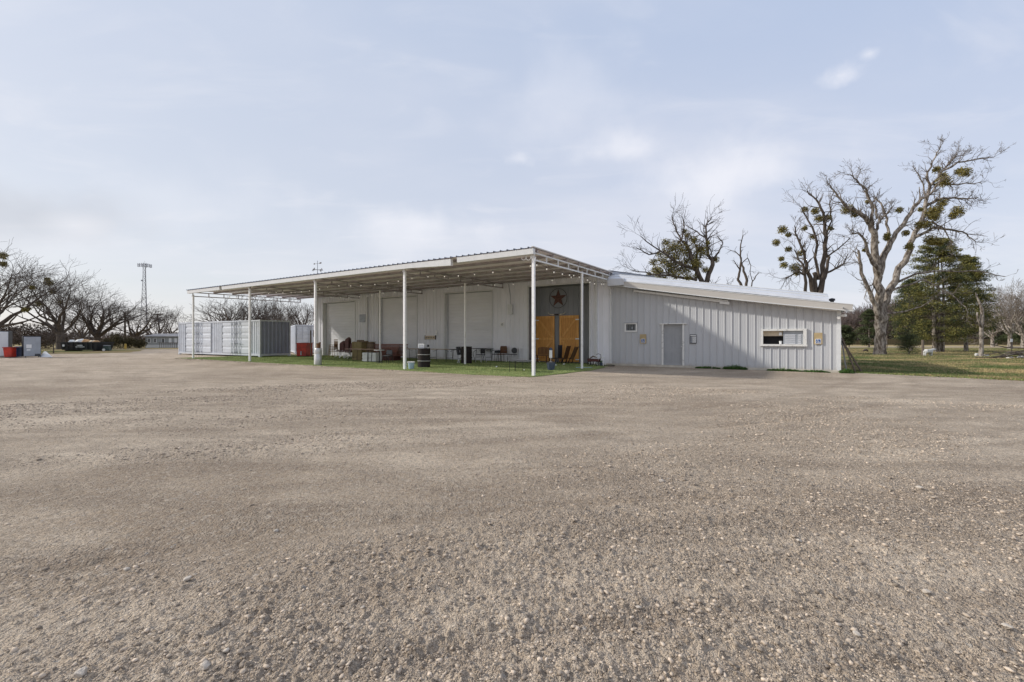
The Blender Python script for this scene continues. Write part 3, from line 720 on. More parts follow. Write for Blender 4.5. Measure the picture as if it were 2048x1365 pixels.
# fascia (slightly bowed), soffit, flashing, roof
def strip(mb, a0, a1, y0, y1, zb, zt, n=10):
    for k in range(n):
        p = a0+(a1-a0)*k/n; q = a0+(a1-a0)*(k+1)/n
        mb.hexa([(p,y0,zb(p)),(q,y0,zb(q)),(q,y1,zb(q)),(p,y1,zb(p))], [(p,y0,zt(p)),(q,y0,zt(q)),(q,y1,zt(q)),(p,y1,zt(p))])
bow = lambda a: .05*math.sin(math.pi*(a+7.3)/9.16) if -7.3 < a < 1.86 else 0
fs = MB(); strip(fs, -7.28, 1.86, 22.00, 22.13, lambda a: zf(a)-.225-bow(a), lambda a: zf(a)-bow(a)*.4)
fas = fs.build('fascia', M['beige'], wing, OW)
fs = MB(); strip(fs, -7.30, 1.88, 21.985, 22.14, lambda a: zf(a)-bow(a)*.4+.002, lambda a: zf(a)-bow(a)*.4+.03); strip(fs, -7.30, 1.88, 21.985, 22.14, lambda a: zf(a)-.257-bow(a), lambda a: zf(a)-.227-bow(a))
fs.build('fascia_edge', M['trim'], fas, OW)
fs = MB(); fs.box(AJ+.03,-7.29,22.0,22.5,zf(-7.3)-.16,zf(-7.3)+.17); fs.build('fascia_box', M['galv'], wing, OW)
fs = MB(); strip(fs, -6.9, -2.6, 22.36, 22.50, lambda a: zf(a)-.42-.05*(a+6.9)/4, lambda a: zf(a)-.34); strip(fs, -2.95, -2.55, 22.30, 22.355, lambda a: zf(a)-.53, lambda a: zf(a)-.42)
strip(fs, -2.6, 1.4, 22.38, 22.50, lambda a: zf(a)-.30, lambda a: zf(a)-.245)
fs.build('flashing', M['white'], wing, OW)
fs = MB(); strip(fs, AJ+.05, 1.86, 22.14, 22.52, lambda a: zf(a)-.245, lambda a: zf(a)-.215); fs.build('soffit', M['trim'], wing, OW)
rw = MB(); n = 24; prof = [(22.02,.035),(22.10,.15),(22.35,.27),(22.9,.40),(23.5,.47),(28.0,.60),(33.2,.45)]
vs = []; fsx = []
for k in range(n+1):
    a = AJ+.04+(1.10-AJ-.04)*k/n
    for (y,z) in prof: vs.append((a, y, zf(a)+z))
m_ = len(prof)
for k in range(n):
    for j in range(m_-1): fsx.append((k*m_+j,(k+1)*m_+j,(k+1)*m_+j+1,k*m_+j+1))
rw.add(vs, fsx)
rw.add([(1.10,y,zf(1.10)+z) for y,z in prof]+[(1.10,33.2,zf(1.1)+.0),(1.10,22.02,zf(1.1)+.0)], [tuple(range(m_+2))])
rw.build('roof', M['galv'], wing, OW, smooth=False)
rw = MB(); strip(rw, 1.10, 1.90, 22.14, 33.2, lambda a: zf(a)-.03, lambda a: zf(a)+.02, 2); strip(rw, AJ, 1.10, 22.14, 33.2, lambda a: zf(a)-.2, lambda a: zf(a)-.02, 4); rw.build('roof_overhang', M['galv'], wing, OW)
for yy, dz in ((22.32,.262),(22.86,.40)):
    sm = MB(); strip(sm, AJ+.06, 1.08, yy, yy+.03, lambda a: zf(a)+dz, lambda a: zf(a)+dz+.025); sm.build('roof_seam', M['trim'], wing, OW)
vp = MB(); vp.lathe([(.07,0),(.07,.16),(.11,.16),(.11,.24),(.02,.27)], 14, (1.24,22.75,zf(1.28)-.02)); vp.build('vent_pipe', M['black'], wing, OW)
# door
a0,a1,z0,z1 = DW; db = WB+.07
dr = MB(); dr.box(a0+.02,a1-.02,db,db+.045,z0+.01,z1-.01)
door = dr.build('door', M['door'], wing, OW)
pn = MB(); w = (a1-a0)
for (pa, pb) in ((.14,.44),(.56,.86)):
    for (qa, qb) in ((.08,.33),(.40,.74),(.80,.92)):
        x0, x1 = a0+w*pa, a0+w*pb; y0, y1 = z0+(z1-z0)*qa, z0+(z1-z0)*qb
        for (u0,u1,v0,v1) in ((x0,x1,y0,y0+.02),(x0,x1,y1-.02,y1),(x0,x0+.02,y0+.02,y1-.02),(x1-.02,x1,y0+.02,y1-.02)): pn.box(u0,u1,db-.010,db-.001,v0,v1)
        pn.box(x0+.05,x1-.05,db-.007,db-.001,y0+.05,y1-.05)
pn.build('door_panel', M['door'], door, OW)
kn = MB(); kn.lathe([(.0,.0),(.02,.01),(.02,.03)],10,(0,0,0)); kn = MB(); kn.tube([(a1-.08,db,1.0),(a1-.08,db-.05,1.0)],[.012,.024],10); kn.build('handle', M['silver'], door, OW)
fr = MB(); fr.box(a0-.065,a0+.018,WB-.06,WB+.10,z0,z1); fr.box(a1-.018,a1+.065,WB-.06,WB+.10,z0,z1); fr.box(a0-.16,a1+.17,WB-.10,WB+.08,z1,z1+.045)
fr.build('door_frame', M['peel'], door, OW)
def pane_window(wdw, name='window'):
    a0,a1,z0,z1 = wdw
    return a0,a1,z0,z1
# small window
a0,a1,z0,z1 = W1
f = MB(); t = .06
f.box(a0-.03,a1+.03,WB-.055,WB+.09,z1-t,z1); f.box(a0-.03,a1+.03,WB-.055,WB+.09,z0,z0+t); f.box(a0-.03,a0+t-.02,WB-.055,WB+.09,z0+t,z1-t); f.box(a1-t+.02,a1+.03,WB-.055,WB+.09,z0+t,z1-t)
wn = f.build('window', M['white'], wing, OW)
g = MB(); g.box(a0+t-.02,a1-t+.02,WB+.02,WB+.03,z0+t,z1-t); g.build('pane', M['glass'], wn, OW)
g = MB()
for k in range(5): x = a0+t+.03+k*(a1-a0-2*t)/5; g.box(x,x+.012,WB+.005,WB+.016,z0+t,z1-t-.01)
g.box(a0+t+.26,a0+t+.30,WB-.002,WB+.004,z0+t+.08,z0+t+.19)
g.build('window_bars', M['lid'], wn, OW)
g = MB(); g.box(a0-.07,a1+.07,WB-.10,WB-.034,z1+.002,z1+.03); g.build('drip_cap', M['galv_dark'], wn, OW)
# wide serving window
a0,a1,z0,z1 = W2; t = .085
f = MB(); f.box(a0-.06,a1+.06,WB-.085,WB+.12,z1-t+.03,z1+.03); f.box(a0-.09,a1+.08,WB-.11,WB+.12,z0-.03,z0+t-.03)
f.box(a0-.06,a0+t-.06,WB-.085,WB+.12,z0+t-.03,z1-t+.03); f.box(a1-t+.02,a1+.06,WB-.085,WB+.12,z0+t-.03,z1-t+.03)
wn = f.build('window', M['peel'], wing, OW); tag(wn, 'wide serving window with peeling white frame')
am = a0+(a1-a0)*.50
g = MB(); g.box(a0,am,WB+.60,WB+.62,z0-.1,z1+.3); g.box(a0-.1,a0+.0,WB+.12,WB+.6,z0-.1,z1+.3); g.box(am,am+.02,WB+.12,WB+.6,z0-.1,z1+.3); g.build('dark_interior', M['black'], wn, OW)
g = MB(); g.box(a0,am-.02,WB+.13,WB+.15,z1-.28,z1-.03); g.build('header_board', M['tan'], wn, OW)
g = MB(); g.box(am-.16,am-.05,WB+.06,WB+.125,z1-.25,z1-.12); g.build('lamp', M['paper'], wn, OW)
g = MB(); g.box(am,a1-.02,WB+.03,WB+.045,z0,z1-.02)
sh = g.build('shutter', M['lid'], wn, OW)
g = MB()
for c0, c1 in ((am+.06,am+.44),(am+.54,a1-.14)):
    for k in range(5):
        q = z0+.10+k*.085; g.obox(((c0+c1)/2, WB+.022, q), (c1-c0, .03, .045), rx=-.5)
g.build('louvre', M['galv'], sh, OW)
g = MB(); g.box(a0+.0,am-.02,WB+.13,WB+.5,z0+.02,z0+.05); g.build('counter', M['lid'], wn, OW)
cup = MB(); cup.lathe([(.045,0),(.06,.13),(.052,.13),(.04,.01)],14,(am-.10,WB+.05,z0+t-.025)); 
c_ = cup.build('paper_cup', M['paper'], None, (am-.10,WB+.05,z0+t-.025), AB(am-.10,WB+.05,z0+t-.025), RZ); tag(c_, 'white cup standing on the sill of the wide serving window', 'cup')

# lights and camera on the right wing corner
fl = fthing('floodlight', 'white twin floodlight under the eave at the right corner of the wing', 'floodlight', AR-.02, WB-.06, 2.30)
b_ = MB(); b_.lathe([(.05,-.02),(.05,.02)],12); b_.tube([(0,0,0),(0,-.08,.0)],.018,8); b_.build('mount', M['white'], fl)
for sx in (0,1):
    l = MB(); d = Vector((.12*sx-.02, -.12, -.04+.05*sx)); l.tube([(0,-.06,0), d, d*1.9],[.02,.05,.062],12); l.build('lamp_head', M['white'], fl)
sc = fthing('security_camera', 'tiny black security camera on the right end of the beige fascia', 'camera', onb(1686,21.99)[0], 21.98, ZZ(616.5, onb(1686,21.98)[1]))
b_ = MB(); b_.tube([(0,0,0),(0,-.07,0)],.035,12); b_.build('camera_body', M['white'], sc); b_ = MB(); b_.tube([(0,-.071,0),(0,-.085,0)],.022,12); b_.build('lens', M['black'], sc)
sb = fthing('security_light', 'small white globe lamp on the corner between hall and wing', 'lamp', AJ+.05, WB-.06, ZZ(587.5, onb(1221,WB)[1]))
b_ = MB(); b_.tube([(0,.02,0),(0,-.05,0)],.02,8); b_.build('mount', M['trim'], sb); b_ = MB(); b_.lathe([(.005,-.06),(.04,-.045),(.055,0),(.04,.045),(.005,.06)],14,(0,-.09,0)); b_.build('globe', M['white'], sb, smooth=True)

# ---------------------------------------------------------------- canopy
can = fthing('canopy', 'long flat white metal canopy on thin steel posts in front of the hall', 'canopy', -21.6, 14.46)
OC = (-21.6, 14.46, 0); CF = 14.46
zc = lambda b: 4.70+(b-14.46)*.012
AL = -35.45; ARt = -8.10
post_ab = [(-8.2,CF),(-14.82,CF),(-21.35,CF),(-27.8,CF),(-35.1,CF),(-8.2,18.9),(-14.9,18.9),(-21.46,18.9)]
for k,(a,b) in enumerate(post_ab):
    w = .052 if b == CF else .042
    p = MB(); p.box(a-w,a+w,b-w,b+w,0,zc(b)-.30 if b == CF else zc(b)-.34)
    if b == CF: p.box(a-w*1.7,a+w*1.7,b-w*1.7,b+w*1.7,0,.02)
    po = p.build('post', M['post'], can, OC, bevel=.006)
    if b == CF and a > -30:
        q = MB(); q.box(a-.075,a+.075,b-.075,b-.054,zc(b)-.34,zc(b)-.1); q.build('bracket', M['trim'], po, OC)
rs_ = MB(); roofsheet(rs_, AL, ARt, [(14.17,zc(14.17)),(WB-.03,zc(WB))], per=.305, h=.045)
rs_.build('canopy_roof', M['galv_dark'], can, OC)
rs_ = MB(); roofsheet(rs_, AL+.02, ARt-.01, [(14.20,zc(14.20)-.012),(WB-.04,zc(WB)-.012)], per=.305, h=.006)
rs_.build('canopy_underside', M['under'], can, OC)
rt = MB(); rt.box(ARt-.06,ARt+.03,14.20,WB+.0,4.66,4.69)
vs = [(ARt-.05,14.2,4.70),(ARt+.035,14.2,4.70),(ARt+.035,WB,4.80),(ARt-.05,WB,4.80)]; vt = [(x,y,z+.045) for x,y,z in vs]
rt = MB(); rt.hexa(vs, vt); rt.build('rake_trim', M['beige'], can, OC)
for k in range(7):
    b = 14.62+k*1.27
    pu = MB(); z = zc(b)
    pu.box(AL+.05,ARt-.02,b-.03,b+.03,z-.115,z-.004); pu.box(AL+.05,ARt-.02,b+.03,b+.075,z-.115,z-.105)
    pu.build('purlin', M['purlin'], can, OC)
for a in (-8.2,-14.85,-21.4,-27.8,-35.2):
    t = MB(); e_ = .028; y1 = WB-.06
    m0 = lambda b: zc(b)-.145
    def hb(y0,y1,z0,z1,w=e_):
        t.hexa([(a-w,y0,z0-w),(a+w,y0,z0-w),(a+w,y1,z1-w),(a-w,y1,z1-w)],[(a-w,y0,z0+w),(a+w,y0,z0+w),(a+w,y1,z1+w),(a-w,y1,z1+w)])
    hb(CF-.05,y1,m0(CF),m0(y1)); hb(CF-.05,y1,m0(CF)-.26,m0(y1)-.24)
    nv = 8
    for k in range(nv+1):
        b = CF+.02+(y1-CF-.06)*k/nv
        t.box(a-e_*.8,a+e_*.8,b-e_*.8,b+e_*.8,m0(b)-.235,m0(b)-.028)
    t.build('truss', M['trim'] if a > -9 else M['purlin'], can, OC)
# gutter in three lengths with end caps
for a0, a1, dz in ((AL+.05,-30.95,0),(-30.65,-11.95,0),(-11.62,ARt+.02,0)):
    g = MB(); n = 8
    for k in range(n):
        p = a0+(a1-a0)*k/n; q = a0+(a1-a0)*(k+1)/n
        dp_ = (lambda x: -.09*max(0,(x+15)/3.0)**2 if (-15 < x < -11.9) else 0)
        zb = lambda x: 4.47+dp_(x)
        zt2 = lambda x: 4.672+dp_(x)*.3
        g.hexa([(p,14.22,zb(p)),(q,14.22,zb(q)),(q,14.37,zb(q)),(p,14.37,zb(p))],[(p,14.20,zt2(p)),(q,14.20,zt2(q)),(q,14.37,zt2(q)),(p,14.37,zt2(p))])
    g.build('gutter', M['trim'], can, OC)
# dangling wire clips at the front corner
g = MB()
for (dx, dz) in ((-.12,4.36),(.10,4.33),(-.32,4.38)): g.ring((-8.2+dx,14.3,dz),.09,.008,12,5,'y',150,390)
g.build('wire_hook', M['white'], can, OC)

# string lights: each string a thing with wire and bulbs
def light_string(pts, label, nsub, seed):
    p0 = Vector(pts[0]); t = thing('string_light', label, 'string light', AB(p0.x,p0.y,p0.z), RZ, 'festoon strings under the canopy')
    rs = random.Random(seed); path = []; bul = []
    for i in range(len(pts)-1):
        p, q = Vector(pts[i]), Vector(pts[i+1]); n = nsub
        for k in range(n+(i == len(pts)-2)):
            u = k/n; c = p.lerp(q, u); c.z -= .16*4*u*(1-u); path.append(c-p0)
            if 0 < k < n and k % 2 == 1: bul.append(c-p0)
    w = MB(); w.tube(path, .006, 4); w.build('wire', M['cable'], t)
    for c in bul:
        b = MB(); c = c+Vector((rs.uniform(-.1,.1),0,0)); b.lathe([(.003,-.115),(.02,-.105),(.027,-.085),(.022,-.06),(.014,-.045)], 8, c); bo = b.build('bulb', M['bulb'], t, smooth=True)
        b = MB(); b.lathe([(.016,-.045),(.016,.0)], 8, c); b.build('socket', M['cable'], bo)
Zs = 4.36
light_string([(-33.5,15.9,Zs),(-27.8,15.8,Zs),(-21.4,15.6,Zs),(-14.85,15.5,Zs),(-8.3,15.3,Zs)], 'longest string of round bulbs running under the front part of the canopy', 14, 1)
light_string([(-27.8,19.6,Zs),(-21.4,19.5,Zs),(-14.85,19.3,Zs),(-8.3,19.1,Zs)], 'string of round bulbs running under the rear part of the canopy', 12, 2)
light_string([(-8.28,14.6,4.30),(-8.32,18.8,4.33),(-8.35,22.3,4.3)], 'short string of bulbs along the right end truss of the canopy', 12, 3)

# ---------------------------------------------------------------- wall mounted things
def star():
    a,t = onb(1116, EB-.06); z = ZZ(597, t)
    s = fthing('wall_star', 'rusty five-pointed star inside a ring above the wooden doors', 'star decoration', a, EB-.03, z)
    m = MB(); ro, ri = .53, .205; pts = []
    for k in range(10):
        an = R(90+36*k); r = ro if k % 2 == 0 else ri; pts.append((r*math.cos(an), -.012, r*math.sin(an)))
    m.add([(0,-.10,0)]+pts+[(x,.0,z_) for x,_,z_ in pts], [(0,k+1,(k+1)%10+1) for k in range(10)]+[(k+1,k+11,(k+1)%10+11,(k+1)%10+1) for k in range(10)])
    m.build('star', M['rust'], s); r = MB(); r.ring((0,-.012,0),.56,.012,48,6); r.build('ring', M['darkiron'], s)
star()
def horns():
    a,t = onb(1113, EB-.1); z = ZZ(629.5, t)
    s = fthing('longhorns', 'pair of pale longhorn horns mounted over the wooden doors', 'horns', a, EB-.08, z)
    m = MB(); m.tube([(-.14,0,0),(.14,0,0)],[.045,.045],8); m.build('wrapped_base', M['darkiron'], s)
    for sx in (-1,1):
        m = MB(); m.tube([(sx*.14,0,0),(sx*.30,0,.005),(sx*.44,0,.03),(sx*.53,-.01,.09),(sx*.56,-.01,.17)],[.042,.036,.028,.017,.005],8); m.build('horn', M['horn'], s, smooth=True)
horns()
def access_sign(px0, px1, py0, py1, label):
    a0,t = onb(px0, WB-.04); a1,_ = onb(px1, WB-.04); z1, z0 = ZZ(py0,t), ZZ(py1,t); w = a1-a0; h = z1-z0
    s = fthing('access_sign', label, 'sign', a0+w/2, WB-.036, z0, 'wheelchair access signs on the wing wall')
    m = MB(); m.box(-w/2,w/2,-.022,0,0,h); m.build('backer_board', M['ply'], s)
    bw = w*.66; m = MB(); m.box(-bw/2,bw/2,-.03,-.023,.03,.03+bw); p = m.build('sign_plate', M['white'], s)
    m = MB(); e = .02; m.box(-bw/2+e,bw/2-e,-.034,-.031,.03+e,.03+bw-e); f = m.build('sign_panel', M['signblue'], s)
    k = bw*.30; c = (-.01,-.038,.03+bw*.40); m = MB()
    m.ring((c[0],c[1],c[2]),k*.62,bw*.035,20,5,'y',140,380)
    m.tube([(c[0]-k*.15,c[1],c[2]+k*1.05),(c[0]-k*.05,c[1],c[2]+k*.2),(c[0]+k*.6,c[1],c[2]+k*.15),(c[0]+k*.9,c[1],c[2]-k*.55),(c[0]+k*1.2,c[1],c[2]-k*.5)], bw*.04, 5)
    m.tube([(c[0]-k*.1,c[1],c[2]+k*.65),(c[0]+k*.5,c[1],c[2]+k*.65)], bw*.03, 5); m.lathe([(.001,-bw*.06),(bw*.05,-bw*.03),(bw*.06,0),(bw*.05,bw*.03),(.001,bw*.06)],10,(c[0]-k*.18,c[1],c[2]+k*1.45))
    m.build('wheelchair_symbol', M['white'], p)
access_sign(1280,1292.5,669,687.5,'blue wheelchair sign on a tan board between the small window and grey door')
access_sign(1628,1645,666,689,'blue wheelchair sign on a tan board right of the wide serving window')
def notice():
    a0,t = onb(1380, WB-.04); a1,_ = onb(1393, WB-.04); z1, z0 = ZZ(669.5,t), ZZ(687.5,t); w = a1-a0; h = z1-z0
    s = fthing('notice_board', 'black framed notice with white columns of text right of the grey door', 'notice', (a0+a1)/2, WB-.036, z0)
    m = MB(); m.box(-w/2,w/2,-.02,0,0,h); m.build('backing', M['black'], s)
    m = MB(); m.box(-w/2+.02,w/2-.02,-.024,-.021,h-.075,h-.03); m.build('header_strip', M['paper'], s)
    for x0, x1, n in ((-w/2+.02,-w/2+.09,1),(-w/2+.11,-.0+.02,0),(.035,w/2-.02,0)):
        m = MB(); m.box(x0,x1,-.024,-.021,.03,h-.1); p = m.build('text_column', M['paper'] if not n else M['lid'], s)
        m = MB()
        for k in range(9): q = .055+k*(h-.17)/9; m.box(x0+.008,x1-.008-.01*(k%3),-.027,-.0245,q,q+.008)
        m.build('text_lines', M['black'], p)
notice()
def tan_sign():
    b = WB-.07; a0,t = onb(850.5, b); a1,_ = onb(870.5, b); z1, z0 = ZZ(672,t), ZZ(679,t); w = a1-a0; h = z1-z0
    s = fthing('tan_sign', 'tan sign board with dark lettering on the wall between two roll-up doors', 'sign', (a0+a1)/2, b, z0)
    m = MB(); m.box(-w/2,w/2,-.02,.03,0,h); m.build('board', M['tan'], s)
    m = MB(); rs = random.Random(4); x = -w/2+.07
    while x < w/2-.09:
        lw = rs.uniform(.035,.06); g = x+lw
        k = rs.randint(0,3); z0_, z1_ = h*.30, h*.72
        m.box(x,x+.012,-.024,-.0205,z0_,z1_)
        if k != 1: m.box(x+.013,g,-.024,-.0205,z1_-.022,z1_)
        if k != 2: m.box(x+.013,g,-.024,-.0205,(z0_+z1_)/2-.01,(z0_+z1_)/2+.01)
        if k > 1: m.box(g-.012,g,-.0245,-.021,z0_,z1_-.024)
        x = g+.022
        if rs.random() < .16: x += .05
    m.build('lettering', M['darkiron'], s)
    for q in (-w/2-.03, w/2+.001): m = MB(); m.box(q,q+.029,-.03,.034,-.02,h+.02); m.build('end_batten', M['darkiron'], s)
    a,t = onb(873, b); z = ZZ(667, t)
    l = fthing('wall_lamp', 'small white lamp fixed on the wall just above the tan sign', 'lamp', a, WB-.035, z)
    m = MB(); m.box(-.05,.05,-.05,0,-.02,.20); m.build('lamp_housing', M['white'], l, bevel=.01)
    m = MB(); m.lathe([(.03,.0),(.07,-.06),(.08,-.11),(.02,-.12)],12,(.07,-.12,-.02)); m.build('lamp_shade', M['white'], l, smooth=True)
tan_sign()
def paper():
    a0,t = onb(1000, WB-.04); a1,_ = onb(1008.8, WB-.04); z1, z0 = ZZ(645,t), ZZ(655,t); w = a1-a0; h = z1-z0
    s = fthing('paper_notice', 'small white notice with a dark mark on the wall below the meter box', 'notice', (a0+a1)/2, WB-.036, z0)
    m = MB(); m.box(-w/2,w/2,-.006,0,0,h); m.build('sheet', M['paper'], s)
    m = MB(); m.ring((.0,-.009,h*.55),.055,.008,20,5); m.tube([(-.05,-.009,h*.4),(.06,-.009,h*.72)],.008,5); m.build('printed_mark', M['darkiron'], s)
paper()

# weathervane on the hall roof, left end
def vane():
    a_, Y = onb(635, 25.0); zb = 5.05; top = ZZ(522, Y)
    p = fthing('weathervane', 'thin weathervane with compass arms standing on the roof behind the third canopy post', 'weathervane', a_, 25.0, zb); H = top-zb; zl = ZZ(540,Y)-zb; zt = ZZ(527.5,Y)-zb
    m = MB(); m.tube([(0,0,0),(0,0,H)], [.045,.02], 8); m.build('mast', M['steelgrey'], p)
    for k in range(4):
        an = R(90*k+20); c, s = math.cos(an), math.sin(an)
        m = MB(); m.tube([(0,0,zl),(c*.42,s*.42,zl)], .014, 5); m.tube([(c*.42,s*.42,zl-.12),(c*.42,s*.42,zl+.12)], .022, 5); m.tube([(c*.42,s*.42,zl+.12),(c*.54,s*.54,zl-.10)], .02, 5)
        m.build('compass_arm', M['darkiron'], p)
    m = MB(); m.tube([(-.5,0,zt),(.5,.05,zt)], .012, 5); m.prism([(.30,zt-.06),(.56,zt-.05),(.56,zt+.08),(.30,zt+.05)], -.01,.01); m.prism([(-.62,zt),(-.40,zt-.07),(-.40,zt+.08)], -.01,.01); m.build('arrow', M['darkiron'], p)
    m = MB(); m.lathe([(.0,-.07),(.06,-.04),(.07,0),(.06,.04),(.0,.07)],10,(0,0,zl-.35)); m.build('ball', M['steelgrey'], p)
vane()

# ---------------------------------------------------------------- containers
def shipping_container(name, label, loc, rz, Lx, Ly, Hc, side_doors, end_doors=False, group=None):
    """local x from 0 to Lx along the front face, y away, z up"""
    t = thing(name, label, 'shipping container', loc, rz, group)
    fr = MB(); w = .10
    for x in (0,Lx-w):
        for y in (0,Ly-w): fr.box(x,x+w,y,y+w,.06,Hc)
    for z0,z1 in ((.10,.24),(Hc-.11,Hc-.004)):
        fr.box(w,Lx-w,0,.07,z0,z1); fr.box(w,Lx-w,Ly-.07,Ly,z0,z1); fr.box(0,.07,w,Ly-w,z0,z1); fr.box(Lx-.07,Lx,w,Ly-w,z0,z1)
    for x in (-.01,Lx-.16):
        for y in (-.01,Ly-.16):
            for z in (.0,Hc-.11): fr.box(x,x+.17,y,y+.17,z,z+.118)
    fr.build('frame', M['cont'], t)
    def wave(mb, u0, u1, z0, z1, plane, depth, axis, per=.28, inward=1):
        P = []; u = u0
        while u < u1-.01:
            for du, o in ((0,0),(.07,0),(.11,depth),(.24,depth),(.28,0)):
                if u+du*per/.28 <= u1+1e-6: P.append((u+du*per/.28, o))
            u += per
        P.append((u1,0)); vs = []
        for q, o in P:
            for z in (z0, z1): vs.append((q, plane+inward*o, z) if axis == 'x' else (plane+inward*o, q, z))
        mb.add(vs, [(2*i,2*i+2,2*i+3,2*i+1) for i in range(len(P)-1)])
    cur = w; wl = MB()
    for (d0,d1) in side_doors: wave(wl, cur, d0, .24, Hc-.11, .02, .036, 'x'); cur = d1
    if not end_doors: wave(wl, cur, Lx-w, .24, Hc-.11, .02, .036, 'x')
    wave(wl, w, Lx-w, .24, Hc-.11, Ly-.02, .036, 'x', inward=-1)
    wave(wl, w, Ly-w, .24, Hc-.11, .015, .036, 'y', per=.30)
    wl.build('wall', M['cont'], t)
    wl = MB(); wave(wl, w, Ly-w, .24, Hc-.11, Lx-.015, .045, 'y', per=.30, inward=-1); wl.build('end_wall', M['cont_shade'], t)
    r = MB(); r.box(.02,Lx-.02,.02,Ly-.02,Hc-.03,Hc-.01); r.box(.05,Lx-.05,.05,Ly-.05,.12,.2); r.build('roof', M['cont'], t)
    sets = side_doors if not end_doors else [(w, Lx-w)]
    for (d0,d1) in sets:
        mid = (d0+d1)/2
        for (x0,x1,side) in ((d0+.05,mid-.02,-1),(mid+.02,d1-.05,1)):
            z0, z1 = .27, Hc-.13; P = []; n = 5; hs = (z1-z0)
            # door leaf with horizontal pressed ribs
            zz = [0,.14,.17,.20,.23,.42,.45,.48,.51,.60,.63,.66,.69,.82,.85,.88,.91,1]
            off = [0,0,.018,.018,0,0,.018,.018,0,0,.018,.018,0,0,.018,.018,0,0]
            vs = []
            for q, o in zip(zz, off):
                for x in (x0, x1): vs.append((x, .0+o, z0+q*hs))
            g = MB(); g.add(vs, [(2*i,2*i+1,2*i+3,2*i+2) for i in range(len(zz)-1)]); dr = g.build('door', M['cont'], t)
            g = MB(); e = .022
            g.box(x0-e,x0,-.012,.02,z0-e,z1+e); g.box(x1,x1+e,-.012,.02,z0-e,z1+e); g.box(x0,x1,-.012,.02,z0-e,z0); g.box(x0,x1,-.012,.02,z1,z1+e)
            g.build('gasket', M['gasket'], dr)
            xm = mid+side*.34
            for xx in (mid+side*.14, xm+side*.22):
                g = MB(); g.tube([(xx,-.05,.20),(xx,-.05,Hc-.06)], .024, 6)
                for q in (.34,1.0,1.75,Hc-.25): g.box(xx-.045,xx+.045,-.03,-.001,q-.03,q+.03)
                g.tube([(xx,-.07,1.05),(xx+side*.30,-.08,1.02)], .017, 5); g.build('locking_bar', M['galv_dark'] if xx == mid+side*.14 else M['cont'], dr)
            hx = x0 if side < 0 else x1
            g = MB()
            for q in (.5,1.15,1.8,Hc-.4): g.box(hx-.06,hx+.06,-.022,-.001,q-.05,q+.05)
            g.build('hinge', M['galv_dark'], dr)
    return t
# right front corner at (-18.5,33), front face runs to the left
c0 = Vector((-18.5,33.0,0)); dl = Vector((-.865,.5,0)); Lc = 12.05
p0 = c0+dl*Lc
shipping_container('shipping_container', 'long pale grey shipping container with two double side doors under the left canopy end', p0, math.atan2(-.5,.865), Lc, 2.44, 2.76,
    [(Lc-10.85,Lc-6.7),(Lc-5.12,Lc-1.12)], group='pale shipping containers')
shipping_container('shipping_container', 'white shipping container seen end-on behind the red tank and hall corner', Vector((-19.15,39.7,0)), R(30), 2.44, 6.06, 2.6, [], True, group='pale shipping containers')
def red_tank():
    p = D(608.5, 34.4); t = thing('red_tank', 'red metal bin with a sloped dark side in front of the white container', 'metal bin', p, R(-12))
    m = MB(); w = .40
    m.hexa([(-w,-.35,.06),(w,-.35,.06),(w,.45,.06),(-w,.45,.06)],[(-w,-.35,1.0),(w,-.35,1.0),(w,.45,1.0),(-w,.45,1.0)]); m.build('body', M['red'], t, bevel=.01)
    m = MB(); m.box(-w-.03,w+.03,-.38,-.30,1.0,1.05); m.box(-w-.03,w+.03,.40,.48,1.0,1.05); m.box(-w-.03,-w+.05,-.30,.40,1.0,1.05); m.box(w-.05,w+.03,-.30,.40,1.0,1.05); m.build('rim', M['red'], t)
    m = MB(); m.box(-w+.05,w-.05,-.3,.4,0,.06); m.build('skid', M['darkiron'], t)
    m = MB(); m.box(-.06,.04,-.372,-.352,.12,.42); m.build('latch', M['galv_dark'], t)
red_tank()
def pole_frame():
    p = D(621.5, 33.6); t = thing('steel_post', 'thin brown steel post with a bent top beside the red bin', 'post', p)
    m = MB(); m.tube([(0,0,0),(0,0,1.98),(.22,0,1.98),(.22,0,1.5)], .035, 6); m.build('tube', M['postwood'], t)
    m = MB(); m.box(-.12,.12,-.12,.12,0,.03); m.build('foot_plate', M['darkiron'], t)
pole_frame()

# ---------------------------------------------------------------- things under the canopy
def gobj(px, py, name, label, cat, rz=0, group=None): return thing(name, label, cat, G(px,py), rz, group)
TF = .022     # turf top
# aluminium can with brown sticks at the third post
t = gobj(636.5,731,'metal_can','tall dented aluminium can holding brown rolls beside the third canopy post','can'); t.location.z = TF
m = MB(); m.lathe([(.165,0),(.172,.02),(.172,.55),(.166,.56),(.172,.58),(.172,.80),(.155,.87),(.15,.87),(.16,.80),(.165,.1)],22); m.build('body', M['can'], t, smooth=True)
for q in (.60,.22): m = MB(); m.ring((0,0,q),.178,.010,24,5,'z'); m.build('hoop', M['silver'], t)
for k,(dx,dy,h) in enumerate(((-.04,0,1.12),(.05,.03,1.17),(.02,-.06,1.08))):
    q = MB(); q.tube([(0,0,0),(.01*k,.01,h-.3)], [.05,.058], 10); o = q.build('rolled_mat', M['brownsuede'] if k else M['wicker'], None, loc=t.location+Vector((dx,dy,.3)))
    tag(o, ['light brown roll sticking out of the aluminium can, nearest the post','dark brown roll standing tallest in the aluminium can','short brown roll at the front of the aluminium can'][k], 'roll', 'brown rolls in the aluminium can')
